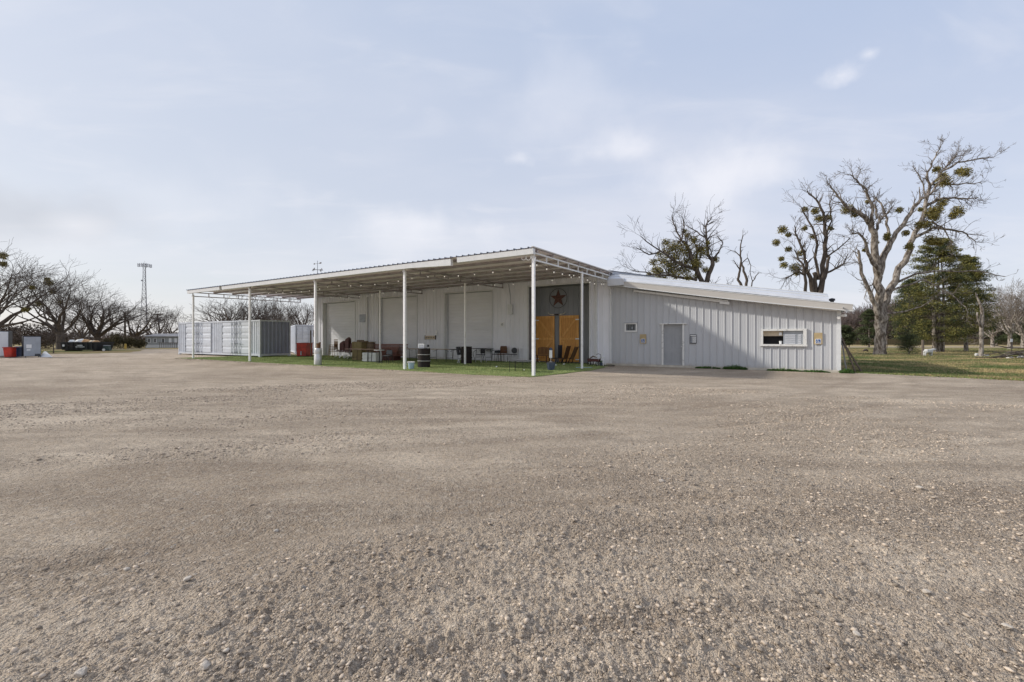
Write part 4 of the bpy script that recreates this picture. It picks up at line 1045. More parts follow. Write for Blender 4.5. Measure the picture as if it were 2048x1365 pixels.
# light blue bucket
t = gobj(822.5,739,'blue_bucket','pale blue bucket with white rim beside the fourth canopy post','bucket'); t.location.z = TF
m = MB(); m.lathe([(.115,0),(.12,.01),(.15,.27),(.158,.27),(.158,.30),(.145,.30),(.14,.27),(.11,.02)],22); m.build('body', M['ltblue'], t, smooth=False)
m = MB(); m.lathe([(.165,.28),(.172,.30),(.165,.325),(.02,.335)],22); m.build('lid', M['white'], t)
m = MB(); m.ring((0,-.0,.29),.165,.006,16,4,'y',180,360); m.build('bail_handle', M['silver'], t)
def drum(px, py, label, r, h, band=True):
    t = gobj(px,py,'steel_drum',label,'drum',0,'black steel drums on the turf'); t.location.z = TF
    prof = [(r*.98,0),(r,.02)]
    for q in (h/3, 2*h/3): prof += [(r,q-.04),(r+.018,q-.012),(r+.018,q+.012),(r,q+.04)]
    prof += [(r,h-.02),(r+.012,h-.01),(r+.012,h),(r-.02,h),(r-.03,h-.02)]
    m = MB(); m.lathe(prof, 32); m.build('body', M['drum'], t, smooth=False)
    if band:
        for q in (h/3, 2*h/3): m = MB(); m.ring((0,0,q),r+.020,.016,36,6,'z'); m.build('hoop', M['silver'], t)
    m = MB(); m.lathe([(r-.03,h-.019),(r-.03,h-.012),(.01,h-.010)],32); m.build('lid', M['black'], t)
    return t
t = drum(848,735.5,'black steel drum with two silver hoops and a white box on top',.292,.90)
p = t.location
bx = thing('carton', 'white carton with grey printed side on top of the hooped drum','box', p+Vector((-.10,0,.90)), R(-15))
m = MB(); m.box(-.155,.155,-.10,.10,0,.215); m.build('box_body', M['paper'], bx, bevel=.006)
m = MB()
for k in range(3): m.box(-.12+k*.09,-.05+k*.09,-.104,-.1005,.03,.09)
m.box(-.12,.12,-.104,-.1005,.13,.165); m.build('print', M['lid'], bx)
cp = thing('black_mug', 'small black mug on a white saucer at the right edge of the hooped drum', 'mug', p+Vector((.20,-.02,.90)))
m = MB(); m.lathe([(.055,0),(.09,.045),(.09,.055),(.02,.055)],18); m.build('saucer', M['paper'], cp)
m = MB(); m.lathe([(.05,.057),(.058,.17),(.05,.17),(.045,.08)],16); m.build('mug_body', M['black'], cp)
drum(933,727.5,'plain black steel drum behind the thin rear post, without bright hoops',.30,.915,False)

# folding tables
def folding_table(px, py, wl, rz, label, topmat, zt=.74, wd=.76):
    t = gobj(px,py,'folding_table',label,'table',rz,'folding tables in a row under the canopy'); t.location.z = TF
    m = MB(); m.box(-wl/2,wl/2,-wd/2,wd/2,zt-.03,zt); m.build('table_top', topmat, t, bevel=.012)
    m = MB(); e = .008; m.box(-wl/2-e,wl/2+e,-wd/2-e,-wd/2-.0005,zt-.032,zt-.018); m.build('edge_band', M['darkiron'], t)
    for sx in (-1,1):
        x = sx*(wl/2-.35)
        for sy in (-1,1):
            m = MB(); m.tube([(x,sy*(wd/2-.10),zt-.03),(x+sx*.06,sy*(wd/2-.07),.0)],.014,6); m.build('leg', M['blackm'], t)
        m = MB(); m.tube([(x+sx*.04,-wd/2+.08,.22),(x+sx*.04,wd/2-.08,.22)],.011,5); m.build('crossbar', M['blackm'], t)
        m = MB(); m.tube([(x,0,.60),(x-sx*.38,0,zt-.035)],.010,5); m.build('brace', M['blackm'], t)
    return t
folding_table(725,723.8,2.35,RZ,'long folding table with reddish top in front of the brown stacks',M['tabletop'])
folding_table(806,722.0,2.3,RZ+.03,'folding table with dark reddish top ending behind the hooped drum',M['tabletop'])
folding_table(882,724.0,1.9,RZ,'folding table with pale worn top just right of the hooped drum',M['tan'])
folding_table(911,725.0,1.5,RZ,'dark-edged folding table left of the plain black drum',M['charcoal'])
folding_table(967,722.6,1.35,RZ,'short dark folding table behind the curved metal chair',M['charcoal'],.76)
# slatted chair stacks
def bistro(name, mseat, mfr, back_h, round_top, label, cat, w=.44):
    t = thing(name, label, cat, (0,0,0))
    m = MB(); m.box(-w/2,w/2,-.22,.20,.42,.45); m.build('seat', mseat, t)
    m = MB()
    if round_top: pts = [(-w/2,.45),(w/2,.45)]+[(w/2*math.cos(a),back_h-.2+.2*math.sin(a)) for a in [math.pi*k/8 for k in range(9)]]
    else: pts = [(-w/2+.01,.52),(w/2-.01,.52),(w/2-.01,back_h),(-w/2+.01,back_h)]
    if round_top: m.prism(pts, .195,.225)
    else:
        for k in range(4): m.box(-w/2+.01,w/2-.01,.195,.22,.50+k*.095,.55+k*.095)
    m.build('backrest', mseat, t)
    for sx in (-1,1):
        for sy, y in ((-1,-.2),(1,.2)):
            m = MB(); m.tube([(sx*(w/2-.02),y,.43),(sx*(w/2),y+sy*.03,0)],.017,6); m.build('leg', mfr, t)
    return t
def stack(px, py, n, dz, rz, proto, label, dx=.0, group=None):
    p = G(px,py)
    words = ['bottom','second','third','fourth','fifth','sixth','top']
    for k in range(n):
        wd = 'bottom' if k == 0 else ('top' if k == n-1 else words[k])
        d = dup(proto, p+Vector((dx*k,0,TF+dz*k)), rz, label % wd, group)
ch = bistro('slatted_chair', M['rattan'], M['wicker'], .83, False, 'x', 'chair')
ch.location = G(667,715.5)+Vector((0,0,TF)); ch.rotation_euler = (0,0,RZ); ch['label'] = 'bottom chair of the striped tan chair stack at far left'; ch['group'] = 'stacked striped tan chairs'
for k in range(1,5):
    dup(ch, ch.location+Vector((0,0,.115*k)), RZ, '%s chair of the striped tan chair stack at far left' % ['','second lowest','middle','second highest','topmost'][k], 'stacked striped tan chairs')
def maroon_stack(px, py, n, top, label, seed):
    """each chair lies tipped against the next one, back up"""
    p = G(px,py); base = None
    for k in range(n):
        if base is None:
            b_ = bistro('banquet_chair', M['maroon'], M['chrome'], top, True, 'x', 'chair', .40); b_.location = p+Vector((0,0,TF)); b_.rotation_euler = (0,0,RZ+.15*seed); base = b_
            b_['label'] = 'front chair of '+label; b_['group'] = 'stacked maroon banquet chairs'
        else: dup(base, p+Vector((.02*k,.17*k,TF+.05*k)), RZ+.15*seed+.03*k, ['','second','third','rearmost'][k if k < n-1 else 3]+' chair of '+label, 'stacked maroon banquet chairs')
maroon_stack(679,716,3,1.10,'the left maroon chair stack with white-tipped legs',1)
maroon_stack(688.5,717,3,1.36,'the tallest maroon chair stack in the middle',0)
maroon_stack(698,718.5,3,1.06,'the right maroon chair stack beside the olive crate',-1)
# olive crate
t = gobj(714,721.5,'olive_crate','large olive plywood crate with battens behind the reddish table','crate',RZ); t.location.z = TF
m = MB(); m.box(-.42,.42,0,1.1,.03,1.09); m.build('panel', M['olive'], t)
m = MB()
for x in (-.45,.37): m.box(x,x+.08,-.025,-.001,.0,1.12)
for z in (.0,.55,1.04): m.box(-.37,.37,-.022,-.001,z,z+.08)
m.box(-.47,.47,-.04,1.13,1.12,1.15); m.build('batten', M['tan'] if False else M['olive'], t)
def barrel(px, Y, r, h, label):
    t = thing('stave_barrel', label, 'barrel', D(px,Y)+Vector((0,0,TF)), 0, 'grey-brown stave barrels')
    m = MB(); m.lathe([(r*.82,0),(r*.95,h*.25),(r,h*.5),(r*.95,h*.75),(r*.82,h-.05),(r*.80,h),(r*.74,h),(r*.74,h-.03)],28); m.build('staves', M['barrelw'], t, smooth=True)
    for q, k in ((.06,.86),(.27,.965),(.72,.975),(.93,.86)):
        m = MB(); m.ring((0,0,h*q),r*k+.004,.012,30,5,'z'); m.build('hoop', M['darkiron'], t)
    return t
barrel(729,29.3,.30,1.20,'stave barrel touching the olive crate on its right'); barrel(741.5,28.6,.29,1.14,'grey-brown stave barrel in front of the redwood boards')
barrel(721,31.0,.30,1.26,'stave barrel half hidden behind the olive crate')
# redwood picnic boards stack
t = thing('redwood_stack','long stack of redwood table boards lying behind the folding tables','stack of boards', D(782,28.2)+Vector((0,0,TF)), RZ)
rs_ = random.Random(8)
for k in range(9):
    m = MB(); x0 = -1.05+rs_.uniform(-.05,.05)-(.12 if k < 4 else 0); x1 = .85+k*.035+rs_.uniform(-.05,.05); m.box(x0,x1,-.38,.38,.28+k*.085,.28+k*.085+.055); m.build('board', M['redwood'], t)
m = MB(); m.box(-.9,.55,-.3,.3,0,.275); m.build('support_box', M['maroon'], t)
# bundle of white boards
t = gobj(744,724.5,'white_bundle','low bundle of white slatted panels tied with dark straps under the table','bundle',RZ+.2); t.location.z = TF+.02
for k in range(8):
    m = MB(); m.box(-.49+.012*(k%3),.49-.01*(k%2),-.28,.28,.03+k*.062,.03+k*.062+.045); m.build('panel', M['paper'], t)
for x in (-.08,.20):
    m = MB(); m.obox((x,-.292,.27),(.035,.012,.52),ry=.08); m.box(x-.02,x+.02,-.28,.28,.525,.535); m.build('strap', M['black'], t)
m = MB(); m.box(-.45,.45,-.25,.25,0,.03); m.build('pallet', M['galv_dark'], t)
# round white side table on the thin rear post
t = gobj(759,727,'side_table','small round white-topped table at the left thin rear post','table'); t.location.z = TF
m = MB(); m.lathe([(.30,.70),(.31,.71),(.30,.725),(.01,.725)],26); m.build('table_top', M['paper'], t)
m = MB(); m.lathe([(.03,.01),(.03,.70)],10); m.build('column', M['blackm'], t)
m = MB(); m.lathe([(.2,0),(.2,.015),(.03,.03)],20); m.build('base', M['blackm'], t)
def fold_chair(px, py, rz, label, mseat, mfr, w=.42, bh=.80, arms=False, round_back=False):
    t = gobj(px,py,'metal_chair',label,'chair',rz,'metal chairs under the canopy'); t.location.z = TF
    m = MB(); m.box(-w/2,w/2,-.20,.20,.42,.455); m.build('seat', mseat, t, bevel=.008)
    m = MB()
    if round_back: m.prism([(w/2*.95*math.cos(a),.66+.17*math.sin(a)) for a in [2*math.pi*k/16 for k in range(16)]], .20,.235)
    else: m.prism([(-w/2+.01,.50),(w/2-.01,.50),(w/2-.01,bh-.03),(w/2-.05,bh),(-w/2+.05,bh),(-w/2+.01,bh-.03)], .20,.235)
    m.build('backrest', mseat, t)
    for sx in (-1,1):
        m = MB(); m.tube([(sx*w/2,-.19,.43),(sx*(w/2+.02),-.22,0)],.013,6); m.build('leg', mfr, t)
        m = MB(); m.tube([(sx*(w/2),.21,bh*.9),(sx*w/2,.20,.43),(sx*(w/2+.02),.27,0)],.013,6); m.build('leg', mfr, t)
        if arms: m = MB(); m.tube([(sx*w/2,.21,.62),(sx*(w/2+.03),.0,.68),(sx*(w/2+.03),-.17,.64),(sx*w/2,-.2,.43)],.014,6); m.build('armrest', mfr, t)
    return t
fold_chair(774.5,729,RZ+.3,'low dark chair with a white seat edge at the right end of the reddish table',M['charcoal'],M['blackm'],.36,.74)
t = fold_chair(961.5,726,RZ,'black chair with curved arms in front of the short dark table',M['black'],M['chrome'],.36,.80)
for sx in (-1,1):
    m = MB(); m.tube([(sx*.20,-.15,.70),(sx*.36,-.18,.62),(sx*.41,-.19,.48),(sx*.30,-.2,.22),(sx*.33,-.2,0)],.014,6); m.build('armrest', M['blackm'], t)
fold_chair(1004,724.8,RZ+.1,'chair with square brown back and black arms against the hall wall',M['brownsuede'],M['blackm'],.44,.92,True)
fold_chair(993,724.3,RZ+.2,'open black arm chair left of the square brown backed chair',M['black'],M['blackm'],.40,.66,True)
fold_chair(1024,725.2,RZ-.15,'grey round-backed chair with bright legs nearest the dark entry',M['charcoal'],M['chrome'],.46,.84,False,True)
fold_chair(832,717,RZ+.2,'white-framed chair partly hidden behind the hooped drum',M['paper'],M['chrome'],.4,.62)
# folded chair leaning at the black drum
t = gobj(919,727,'folded_chair','folded grey metal chair leaning on the left side of the plain black drum','chair',RZ); t.location.z = TF
m = MB(); m.tube([(.0,-.02,0),(-.10,.06,.45),(-.16,.10,.86)],.014,6); m.build('leg', M['chrome'], t)
m = MB(); m.tube([(-.12,-.02,0),(-.02,.06,.42),(-.05,.09,.70)],.014,6); m.build('leg', M['chrome'], t)
m = MB(); m.obox((-.09,.10,.60),(.10,.36,.30),ry=-.25); m.build('seat', M['charcoal'], t); m = MB(); m.obox((-.17,.12,.82),(.06,.36,.16),ry=-.3); m.build('backrest', M['charcoal'], t)
# wire framed low table at the corner post
t = gobj(1046,745,'wire_table','low black wire-framed table at the front edge of the turf by the corner post','table',RZ+.25); t.location.z = TF
m = MB(); m.box(-.48,.48,-.38,.38,.445,.462); m.build('table_top', M['charcoal'], t)
for sx in (-1,1):
    for sy in (-1,1): m = MB(); m.tube([(sx*.46,sy*.36,.445),(sx*.46,sy*.36,0)],.011,5); m.build('leg', M['blackm'], t)
for y_, z_ in ((-.36,.40),(.36,.12)):
    m = MB(); m.tube([(-.46,y_,z_),(.46,y_,z_)],.008,5); m.build('rail', M['blackm'], t)
for x in (-.2,.1): m = MB(); m.tube([(x,-.36,.445),(x,-.36,.03)],.008,5); m.build('strut', M['blackm'], t)
# dark tub with a lantern on a stem
t = gobj(1102,741.3,'dark_tub','squat slate-blue tub with a rim near the corner post','tub',RZ); t.location.z = TF
m = MB(); m.lathe([(.145,0),(.155,.01),(.19,.25),(.205,.25),(.205,.30),(.18,.30),(.17,.25),(.15,.05)],8); m.build('body', M['pot'], t)
m = MB(); m.lathe([(.21,.301),(.21,.325),(.10,.345),(.01,.35)],8); m.build('lid', M['charcoal'], t)
t = thing('white_lantern','white cylinder lantern on a thin stem standing on the slate-blue tub','lantern', G(1101.5,741.2)+Vector((0,.0,TF+.35)))
m = MB(); m.tube([(0,0,0),(0,0,.17)],.012,8); m.lathe([(.07,0),(.07,.012),(.01,.02)],14); m.build('stem', M['silver'], t)
m = MB(); m.lathe([(.06,.17),(.066,.18),(.066,.50),(.06,.51)],18); m.build('cylinder', M['white'], t)
m = MB(); m.lathe([(.07,.511),(.075,.56),(.04,.60),(.01,.63)],16); m.build('cap', M['pot'], t)
# folded loungers leaning at the doors
def lounger(px, py, lean, label, m1, rz):
    t = gobj(px,py,'folded_lounger',label,'lounge chair',rz,'folded lounge chairs before the wooden doors'); t.location.z = TF
    s, c = math.sin(lean), math.cos(lean)
    def P(x, u, off=0): return (x+s*u+off*c, 0, c*u-off*s) 
    for dy in (-.24,.24):
        m = MB(); q = P(0,.0); e = P(0,1.02); m.tube([(q[0],dy,q[2]+.0),(e[0],dy,e[2])],.014,6); m.build('side_tube', M['blackm'], t)
    a, b_, c_, d = P(-.01,.25), P(.02,.25), P(.02,1.0), P(-.01,1.0)
    m = MB(); m.add([(a[0],-.23,a[2]),(a[0],.23,a[2]),(d[0],.23,d[2]),(d[0],-.23,d[2]),(b_[0],-.23,b_[2]),(b_[0],.23,b_[2]),(c_[0],.23,c_[2]),(c_[0],-.23,c_[2])],[(0,1,2,3),(7,6,5,4),(0,4,5,1),(1,5,6,2),(2,6,7,3),(3,7,4,0)]); m.build('backrest', m1, t)
    m = MB(); m.obox((-.16,0,.27),(.50,.46,.03),ry=-.12); m.build('seat', m1, t)
    for sx in (-.40,-.02):
        m = MB(); m.tube([(sx,-.24,.0),(sx+.10,-.24,.28),(sx+.10,.24,.28),(sx,.24,.0)],.013,6); m.build('leg', M['blackm'], t)
M['slate'] = mat('slate_mesh', (.045,.055,.07), .7, .2, 20)
lounger(1119,727.5,.05,'upright dark slate lounger between the two wooden doors',M['slate'],RZ)
lounger(1128,728.5,.30,'tilted brown lounger in the middle before the right wooden door',M['brownsuede'],RZ)
lounger(1140,728.0,.42,'most tilted dark brown lounger before the right wooden door',M['wicker'],RZ)
# dark garden bench before left door
t = gobj(1084,726.5,'garden_bench','dark brown slatted bench in front of the left wooden door','bench',RZ); t.location.z = TF
for k in range(9): m = MB(); m.box(-.36+k*.085,-.36+k*.085+.05,.20,.225,.45,.84+.05*math.sin(k*.39)); m.build('back_slat', M['brownsuede'], t)
m = MB(); m.box(-.42,.42,-.22,.18,.40,.435); m.build('seat', M['brownsuede'], t)
for x in (-.38,.38):
    for y in (-.18,.16): m = MB(); m.box(x-.025,x+.025,y-.025,y+.025,0,.40); m.build('leg', M['brownsuede'], t)
# tricycle-like toy and white stool by the downspout
t = gobj(1190,732.5,'toy_wagon','small rusty toy wagon with bent handle at the foot of the downspout','toy wagon',RZ); t.location.z = TF
m = MB(); m.box(-.34,.24,-.16,.16,.20,.24); m.box(-.34,-.31,-.16,.16,.24,.36); m.box(-.31,.24,-.16,-.13,.24,.34); m.box(-.31,.24,.13,.16,.24,.34); m.build('bed', M['maroon'], t)
for x in (-.24,.20):
    for y in (-.19,.19): m = MB(); m.ring((x,y,.11),.095,.018,20,6,'y'); m.bar((x-.09,y,.11),(x+.09,y,.11),.012); m.bar((x,y,.02),(x,y,.2),.012); m.build('wheel', M['blackm'], t)
m = MB(); m.tube([(.24,0,.22),(.32,0,.40),(.30,0,.56),(.18,0,.60),(.08,0,.56)],.013,6); m.build('handle', M['darkiron'], t)
m = MB(); m.tube([(-.28,-.05,.34),(-.1,-.02,.47),(.1,.02,.40)],[.03,.04,.02],7); m.build('branch', M['twig_lt'], t)
t = gobj(1203,732.6,'white_stool','small white plastic stool with a blue pot under it by the hall corner','stool',RZ); t.location.z = .004
m = MB(); m.box(-.13,.13,-.13,.13,.40,.44); m.build('seat', M['white'], t, bevel=.01)
for sx in (-1,1):
    for sy in (-1,1): m = MB(); m.tube([(sx*.11,sy*.11,.40),(sx*.15,sy*.15,0)],.018,6); m.build('leg', M['white'], t)
t2 = thing('small_pot','dark blue pot standing under the white stool','pot', t.location.copy())
m = MB(); m.lathe([(.06,0),(.08,.16),(.085,.17),(.07,.17)],14); m.build('body', M['pot'], t2)
m = MB()
for k in range(40):
    an = random.Random(k).uniform(0,6.28); r = random.Random(k+99).uniform(.02,.09); z = .18+random.Random(k+7).uniform(0,.1)
    m.obox((r*math.cos(an),r*math.sin(an),z),(.05,.02,.004),rx=an,ry=k,rz=an)
m.build('foliage', M['weed'], t2)
t = gobj(1216,733.2,'flat_plate','dark flat steel plate lying on the gravel at the hall corner','plate',RZ); t.location.z = .004
m = MB(); m.hexa([(-.32,-.05,0),(.30,-.02,0),(.30,.12,0),(-.28,.12,0)],[(-.32,-.05,.03),(.30,-.02,.05),(.30,.12,.05),(-.28,.12,.03)]); m.build('sheet', M['darkiron'], t)
m = MB(); m.tube([(-.25,.03,.04),(.1,.05,.09),(.36,.08,.06)],.012,6); m.build('bar', M['darkiron'], t)
# scraps on the turf
def scrap(px, py, w, label, k):
    rs = random.Random(k); m = MB(); pts = [(w*math.cos(a)*rs.uniform(.6,1),w*.6*math.sin(a)*rs.uniform(.6,1)) for a in [2*math.pi*i/8 for i in range(8)]]
    m.add([(x,y,0) for x,y in pts]+[(x*.7,y*.7,.05*rs.uniform(.5,1)) for x,y in pts],[tuple(range(7,-1,-1)),tuple(range(8,16))]+[(i,(i+1)%8,(i+1)%8+8,i+8) for i in range(8)])
    o = m.build('paper_scrap', M['paper'], loc=G(px,py)+Vector((0,0,TF+.012))); tag(o, label, 'litter', 'white paper scraps on the turf')
scrap(993,736,.07,'largest white paper scrap on the turf before the metal chairs',1); scrap(1048,742.5,.03,'tiny white scrap under the wire-framed table',2)
scrap(1079,725.5,.05,'round white scrap by the garden bench',3); scrap(1128,730.5,.08,'white scrap on the turf before the right wooden door',4); scrap(1112,732.5,.05,'white scrap right of the slate-blue tub',5)
# short hose loop on the gravel edge
m = MB(); p = G(1172,737.5); m.tube([(-.45,.1,.02),(-.2,.16,.02),(.1,.15,.02),(.25,.06,.02),(.27,-.04,.02)],.016,6)
o = m.build('hose', M['ltblue'], loc=p+Vector((0,0,TF))); tag(o, 'short pale hose end curling at the turf edge by the second corner post', 'hose')
# leaning boards at right wing corner
def board(p, q, w, th, label, name, mt):
    t = MB(); p, q = Vector(p), Vector(q); m = MB(); t = (q-p).normalized(); s = Vector((VX,VY,0))*w/2; n = t.cross(s).normalized()*th/2
    m.hexa([p-s-n,p+s-n,p+s+n,p-s+n],[q-s-n,q+s-n,q+s+n,q-s+n]); o = m.build(name, mt); tag(o, label, 'board'); return o
b1 = AB(2.05, WB+.55, .0); b2 = AB(1.60, WB+.55, 1.42)
board(b1,b2,.28,.045,'dark plank leaning on the right end wall of the wing','leaning_board',M['postwood'])
b1 = AB(2.28, WB+.85, .0); b2 = AB(1.62, WB+.85, 1.30)
board(b1,b2,.30,.05,'second weathered plank leaning behind the dark one at the wing end','leaning_board',M['postwood'])
b1 = AB(1.66, WB+1.15, .25); b2 = AB(1.56, WB+1.15, 1.75)
o = board(AB(1.80, WB+1.2, .0), AB(1.57, WB+1.2, 1.78),.34,.03,'white panel leaning upright at the right end of the wing','leaning_sheet',M['white'])
# weeds at the foot of the wing
def leafclump(mb, c, rx, ry, rz_, n, size, rs, up=.3):
    for k in range(n):
        while True:
            x,y,z = rs.gauss(0,.48),rs.gauss(0,.48),rs.gauss(0,.48)
            if x*x+y*y+z*z < .82: break
        p = Vector((c[0]+x*rx, c[1]+y*ry, c[2]+z*rz_)); s = size*rs.uniform(.6,1.3)
        u = Vector((rs.gauss(0,1),rs.gauss(0,1),rs.gauss(0,1)*.7+up)).normalized(); w = u.orthogonal().normalized(); w = (Matrix.Rotation(rs.uniform(0,6.28),3,u) @ w)*.45
        a = p-u*s*.5; b = p+w*s*.5; d = p+u*s*.5; e = p-w*s*.5
        mb.add([tuple(a),tuple(b),tuple(d),tuple(e)],[(0,1,2,3)])
def weed_strip(a0, a1, h, n, label, seed):
    rs = random.Random(seed); m = MB()
    t = fthing('weed_patch', label, 'weeds', (a0+a1)/2, WB-.13, 0, 'weeds along the foot of the wing wall')
    L_ = (a1-a0)/2
    for k in range(int(n*1.6)):
        x = rs.uniform(-L_,L_); hh = 1.35*h*rs.uniform(.3,1)*(1-.5*abs(x/L_)); leafclump(m,(x,rs.uniform(-.16,.03),hh*.45),.07,.06,hh*.5,10,.06,rs,.6)
    m.build('foliage', M['weed'], t)
for (p0_,p1_,h,n,lb,sd_) in ((1393,1440,.14,60,'low weed patch right of the grey door',1),(1447,1493,.22,120,'tallest weed patch in the middle of the wing wall',2),(1535,1600,.13,90,'thin weed strip under the wide serving window',3),(1600,1660,.10,70,'sparse weed strip under the right wheelchair sign',4),(1680,1706,.20,90,'green weed clump at the right corner of the wing',5)):
    weed_strip(onb(p0_,WB-.1)[0], onb(p1_,WB-.1)[0], h, n, lb, sd_)

# ------------------------------------------------------------------ trees
class Br:
    """collects branch tubes; split by thickness into trunk and crown"""
    def __init__(s): s.items = []
    def add(s, pts, rad): s.items.append((pts, rad))
def rotv(d, rs, ang):
    ax = d.orthogonal().normalized(); ax = Matrix.Rotation(rs.uniform(0, 6.283), 3, d) @ ax
    return (Matrix.Rotation(ang, 3, ax) @ d).normalized()
def grow(B, p, d, L, r, lev, rs, P):
    n = 4 if lev > 1 else 3
    pts = [p.copy()]; rad = [r]; dd = d.copy(); step = L/n
    r1 = max(r*P.get('taper', .62), P['minr'])
    for i in range(n):
        dd = (dd+Vector((rs.gauss(0,P['wig']), rs.gauss(0,P['wig']), rs.gauss(0,P['wig'])+P['trop']))).normalized()
        p = p+dd*step; pts.append(p.copy()); rad.append(r+(r1-r)*(i+1)/n)
    B.add(pts, rad)
    if lev <= 0: return
    k = rs.randint(*P['kids'])
    for j in range(k):
        u = 1.0 if j == 0 else rs.uniform(P.get('low', .25), .98)
        x = u*n; i = min(int(x), n-1); q = pts[i].lerp(pts[i+1], x-i); rr = rad[i]+(rad[i+1]-rad[i])*(x-i)
        ang = R(rs.uniform(*P['ang'])) if j else R(rs.uniform(5, 22))
        seg = (pts[i+1]-pts[i]).normalized()
        grow(B, q, rotv(seg, rs, ang), L*rs.uniform(*P['lr'])*(1 if j else 1.0), max(rr*rs.uniform(.5,.75) if j else rr*.9, P['minr']), lev-1, rs, P)
def tree_obj(name, label, cat, base, B, tbark, tw, group=None, fit=None, thr=.05, clumps=(), cm=None, csize=.09, cn=160, rs=None, trim0=0):
    t = thing(name, label, cat, base, 0, group)
    items = B.items
    if fit:
        x0, x1, z1 = fit; xs = [q.x for it in items for q in it[0]]; zs = [q.z for it in items for q in it[0]]
        xs.sort(); n = len(xs); lo = xs[int(n*.004)]; hi = xs[int(n*.996)]; zt = max(zs)
        fx = lambda x: x*(x0/lo if x < 0 else x1/hi); fz = z1/zt
        items = [([Vector((fx(q.x), q.y, q.z*fz)) for q in it[0]], it[1]) for it in items]
    a = MB(); c = MB()
    for pts, rad in items:
        if rad[0] >= thr: a.tube(pts, rad, 8 if rad[0] > .12 else 6, cap=False)
        else: c.tube(pts, rad, 4 if rad[0] > .025 else 3, cap=False)
    if a.v: a.build('trunk', tbark, t, smooth=True)
    if c.v: c.build('crown', tw, t)
    rs = rs or random.Random(3)
    for (cx, cy, cz, r) in clumps:
        m = MB(); leafclump(m, (cx,cy,cz), r, r*.8, r*.85, int(cn*2.2*(r/.5)**1.7)+40, csize*1.7, rs, -.1); leafclump(m, (cx+rs.uniform(-.15,.15)*r,cy,cz-.15*r), r*1.0, r, r*.9, int(.6*cn*(r/.5)**1.7)+20, csize*1.5, rs, -.1)
        for _ in range(14): m.tube([Vector((cx,cy,cz-.3*r)), Vector((cx+rs.uniform(-1,1)*r,cy+rs.uniform(-.8,.8)*r,cz+rs.uniform(-.6,.9)*r))],[.018,.010],3,False)
        m.build('mistletoe', cm or M['mist'], t)
    return t
PW = dict(kids=(2,3), ang=(22,50), lr=(.66,.90), wig=.13, trop=.05, minr=.010, low=.35)
def auto_tree(name, label, base, H, xl, xr, tr, fork, nl, lev, seed, elev=(30,70), P=PW, group=None, clumps=(), bark=None, tw=None, minr=None, lean=0, kids=None, cn=160):
    rs = random.Random(seed); B = Br(); P = dict(P)
    if minr: P['minr'] = minr
    if kids: P['kids'] = kids
    top = Vector((lean, 0, fork))
    B.add([Vector((0,0,-.1)), Vector((0,0,.12)), Vector((lean*.3,0,fork*.5)), top+Vector((0,0,.1))], [tr*1.5, tr*1.15, tr*.95, tr*.85])
    for k in range(nl):
        an = 2*math.pi*(k+rs.uniform(-.3,.3))/nl; el = R(rs.uniform(*elev))
        d = Vector((math.cos(an)*math.cos(el), math.sin(an)*math.cos(el)*.8, math.sin(el)))
        grow(B, top-Vector((0,0,rs.uniform(0,.25)*fork)), d, H*.30, tr*rs.uniform(.42,.62), lev, rs, P)
    return tree_obj(name, label, 'tree', base, B, bark or M['bark'], tw or M['twig'], group, (xl, xr, H), clumps=clumps, rs=rs, cn=cn)

# left row: image positions -> real trees on the verge
LG = 'bare trees along the left side of the yard'
def tpx(px, Y): return D(px, Y)
def ext(px, tpx_, Y): return (px-tpx_)/F*Y
Y = 46; tx = -40
auto_tree('bare_tree', 'large bare tree cut by the left edge, limbs reaching over the white cabinet', D(tx,Y), ZZ(478,Y), ext(-170,tx,Y), ext(125,tx,Y), .42, 2.6, 7, 6, 11, (25,72), group=LG,
    clumps=[(ext(6,tx,Y),0,ZZ(512,Y),.5),(ext(-2,tx,Y),.4,ZZ(527,Y),.45),(ext(60,tx,Y),.2,ZZ(575,Y),.3),(ext(45,tx,Y),.2,ZZ(620,Y),.35)])
Y = 57; tx = 121
auto_tree('bare_tree', 'broad bare tree with the thickest trunk left of the black dumpster', D(tx,Y), ZZ(530,Y), ext(5,tx,Y), ext(205,tx,Y), .44, 2.9, 7, 6, 23, (32,78), group=LG,
    clumps=[(ext(98,tx,Y),0,ZZ(566,Y),.65),(ext(88,tx,Y),.4,ZZ(558,Y),.4),(ext(105,tx,Y),.0,ZZ(583,Y),.45),(ext(70,tx,Y),.4,ZZ(607,Y),.55),(ext(52,tx,Y),.2,ZZ(618,Y),.45),(ext(118,tx,Y),.2,ZZ(605,Y),.35)])
Y = 66; tx = 194
auto_tree('bare_tree', 'round-crowned bare tree directly behind the black dumpster', D(tx,Y), ZZ(560,Y), ext(120,tx,Y), ext(300,tx,Y), .46, 2.9, 8, 6, 37, (35,80), group=LG)
Y = 72; tx = 272
auto_tree('bare_tree', 'bare tree with thin spreading limbs below the radio tower', D(tx,Y), ZZ(602,Y), ext(222,tx,Y), ext(352,tx,Y), .34, 2.8, 6, 5, 41, (35,78), group=LG)
Y = 78; tx = 163
auto_tree('bare_tree', 'leaning bare tree between the two largest left trees', D(tx,Y), ZZ(600,Y), ext(105,tx,Y), ext(232,tx,Y), .34, 1.6, 6, 5, 43, (25,70), group=LG)
Y = 80; tx = 342
auto_tree('bare_tree', 'small bare tree rising above the roof of the mobile home', D(tx,Y), ZZ(608,Y), ext(332,tx,Y), ext(378,tx,Y), .20, 3.4, 5, 5, 47, (40,75), group=LG)
Y = 84; tx = 312
auto_tree('bare_tree', 'bare tree behind the leaning utility pole', D(tx,Y), ZZ(610,Y), ext(262,tx,Y), ext(348,tx,Y), .26, 2.0, 6, 5, 53, (30,70), group=LG)
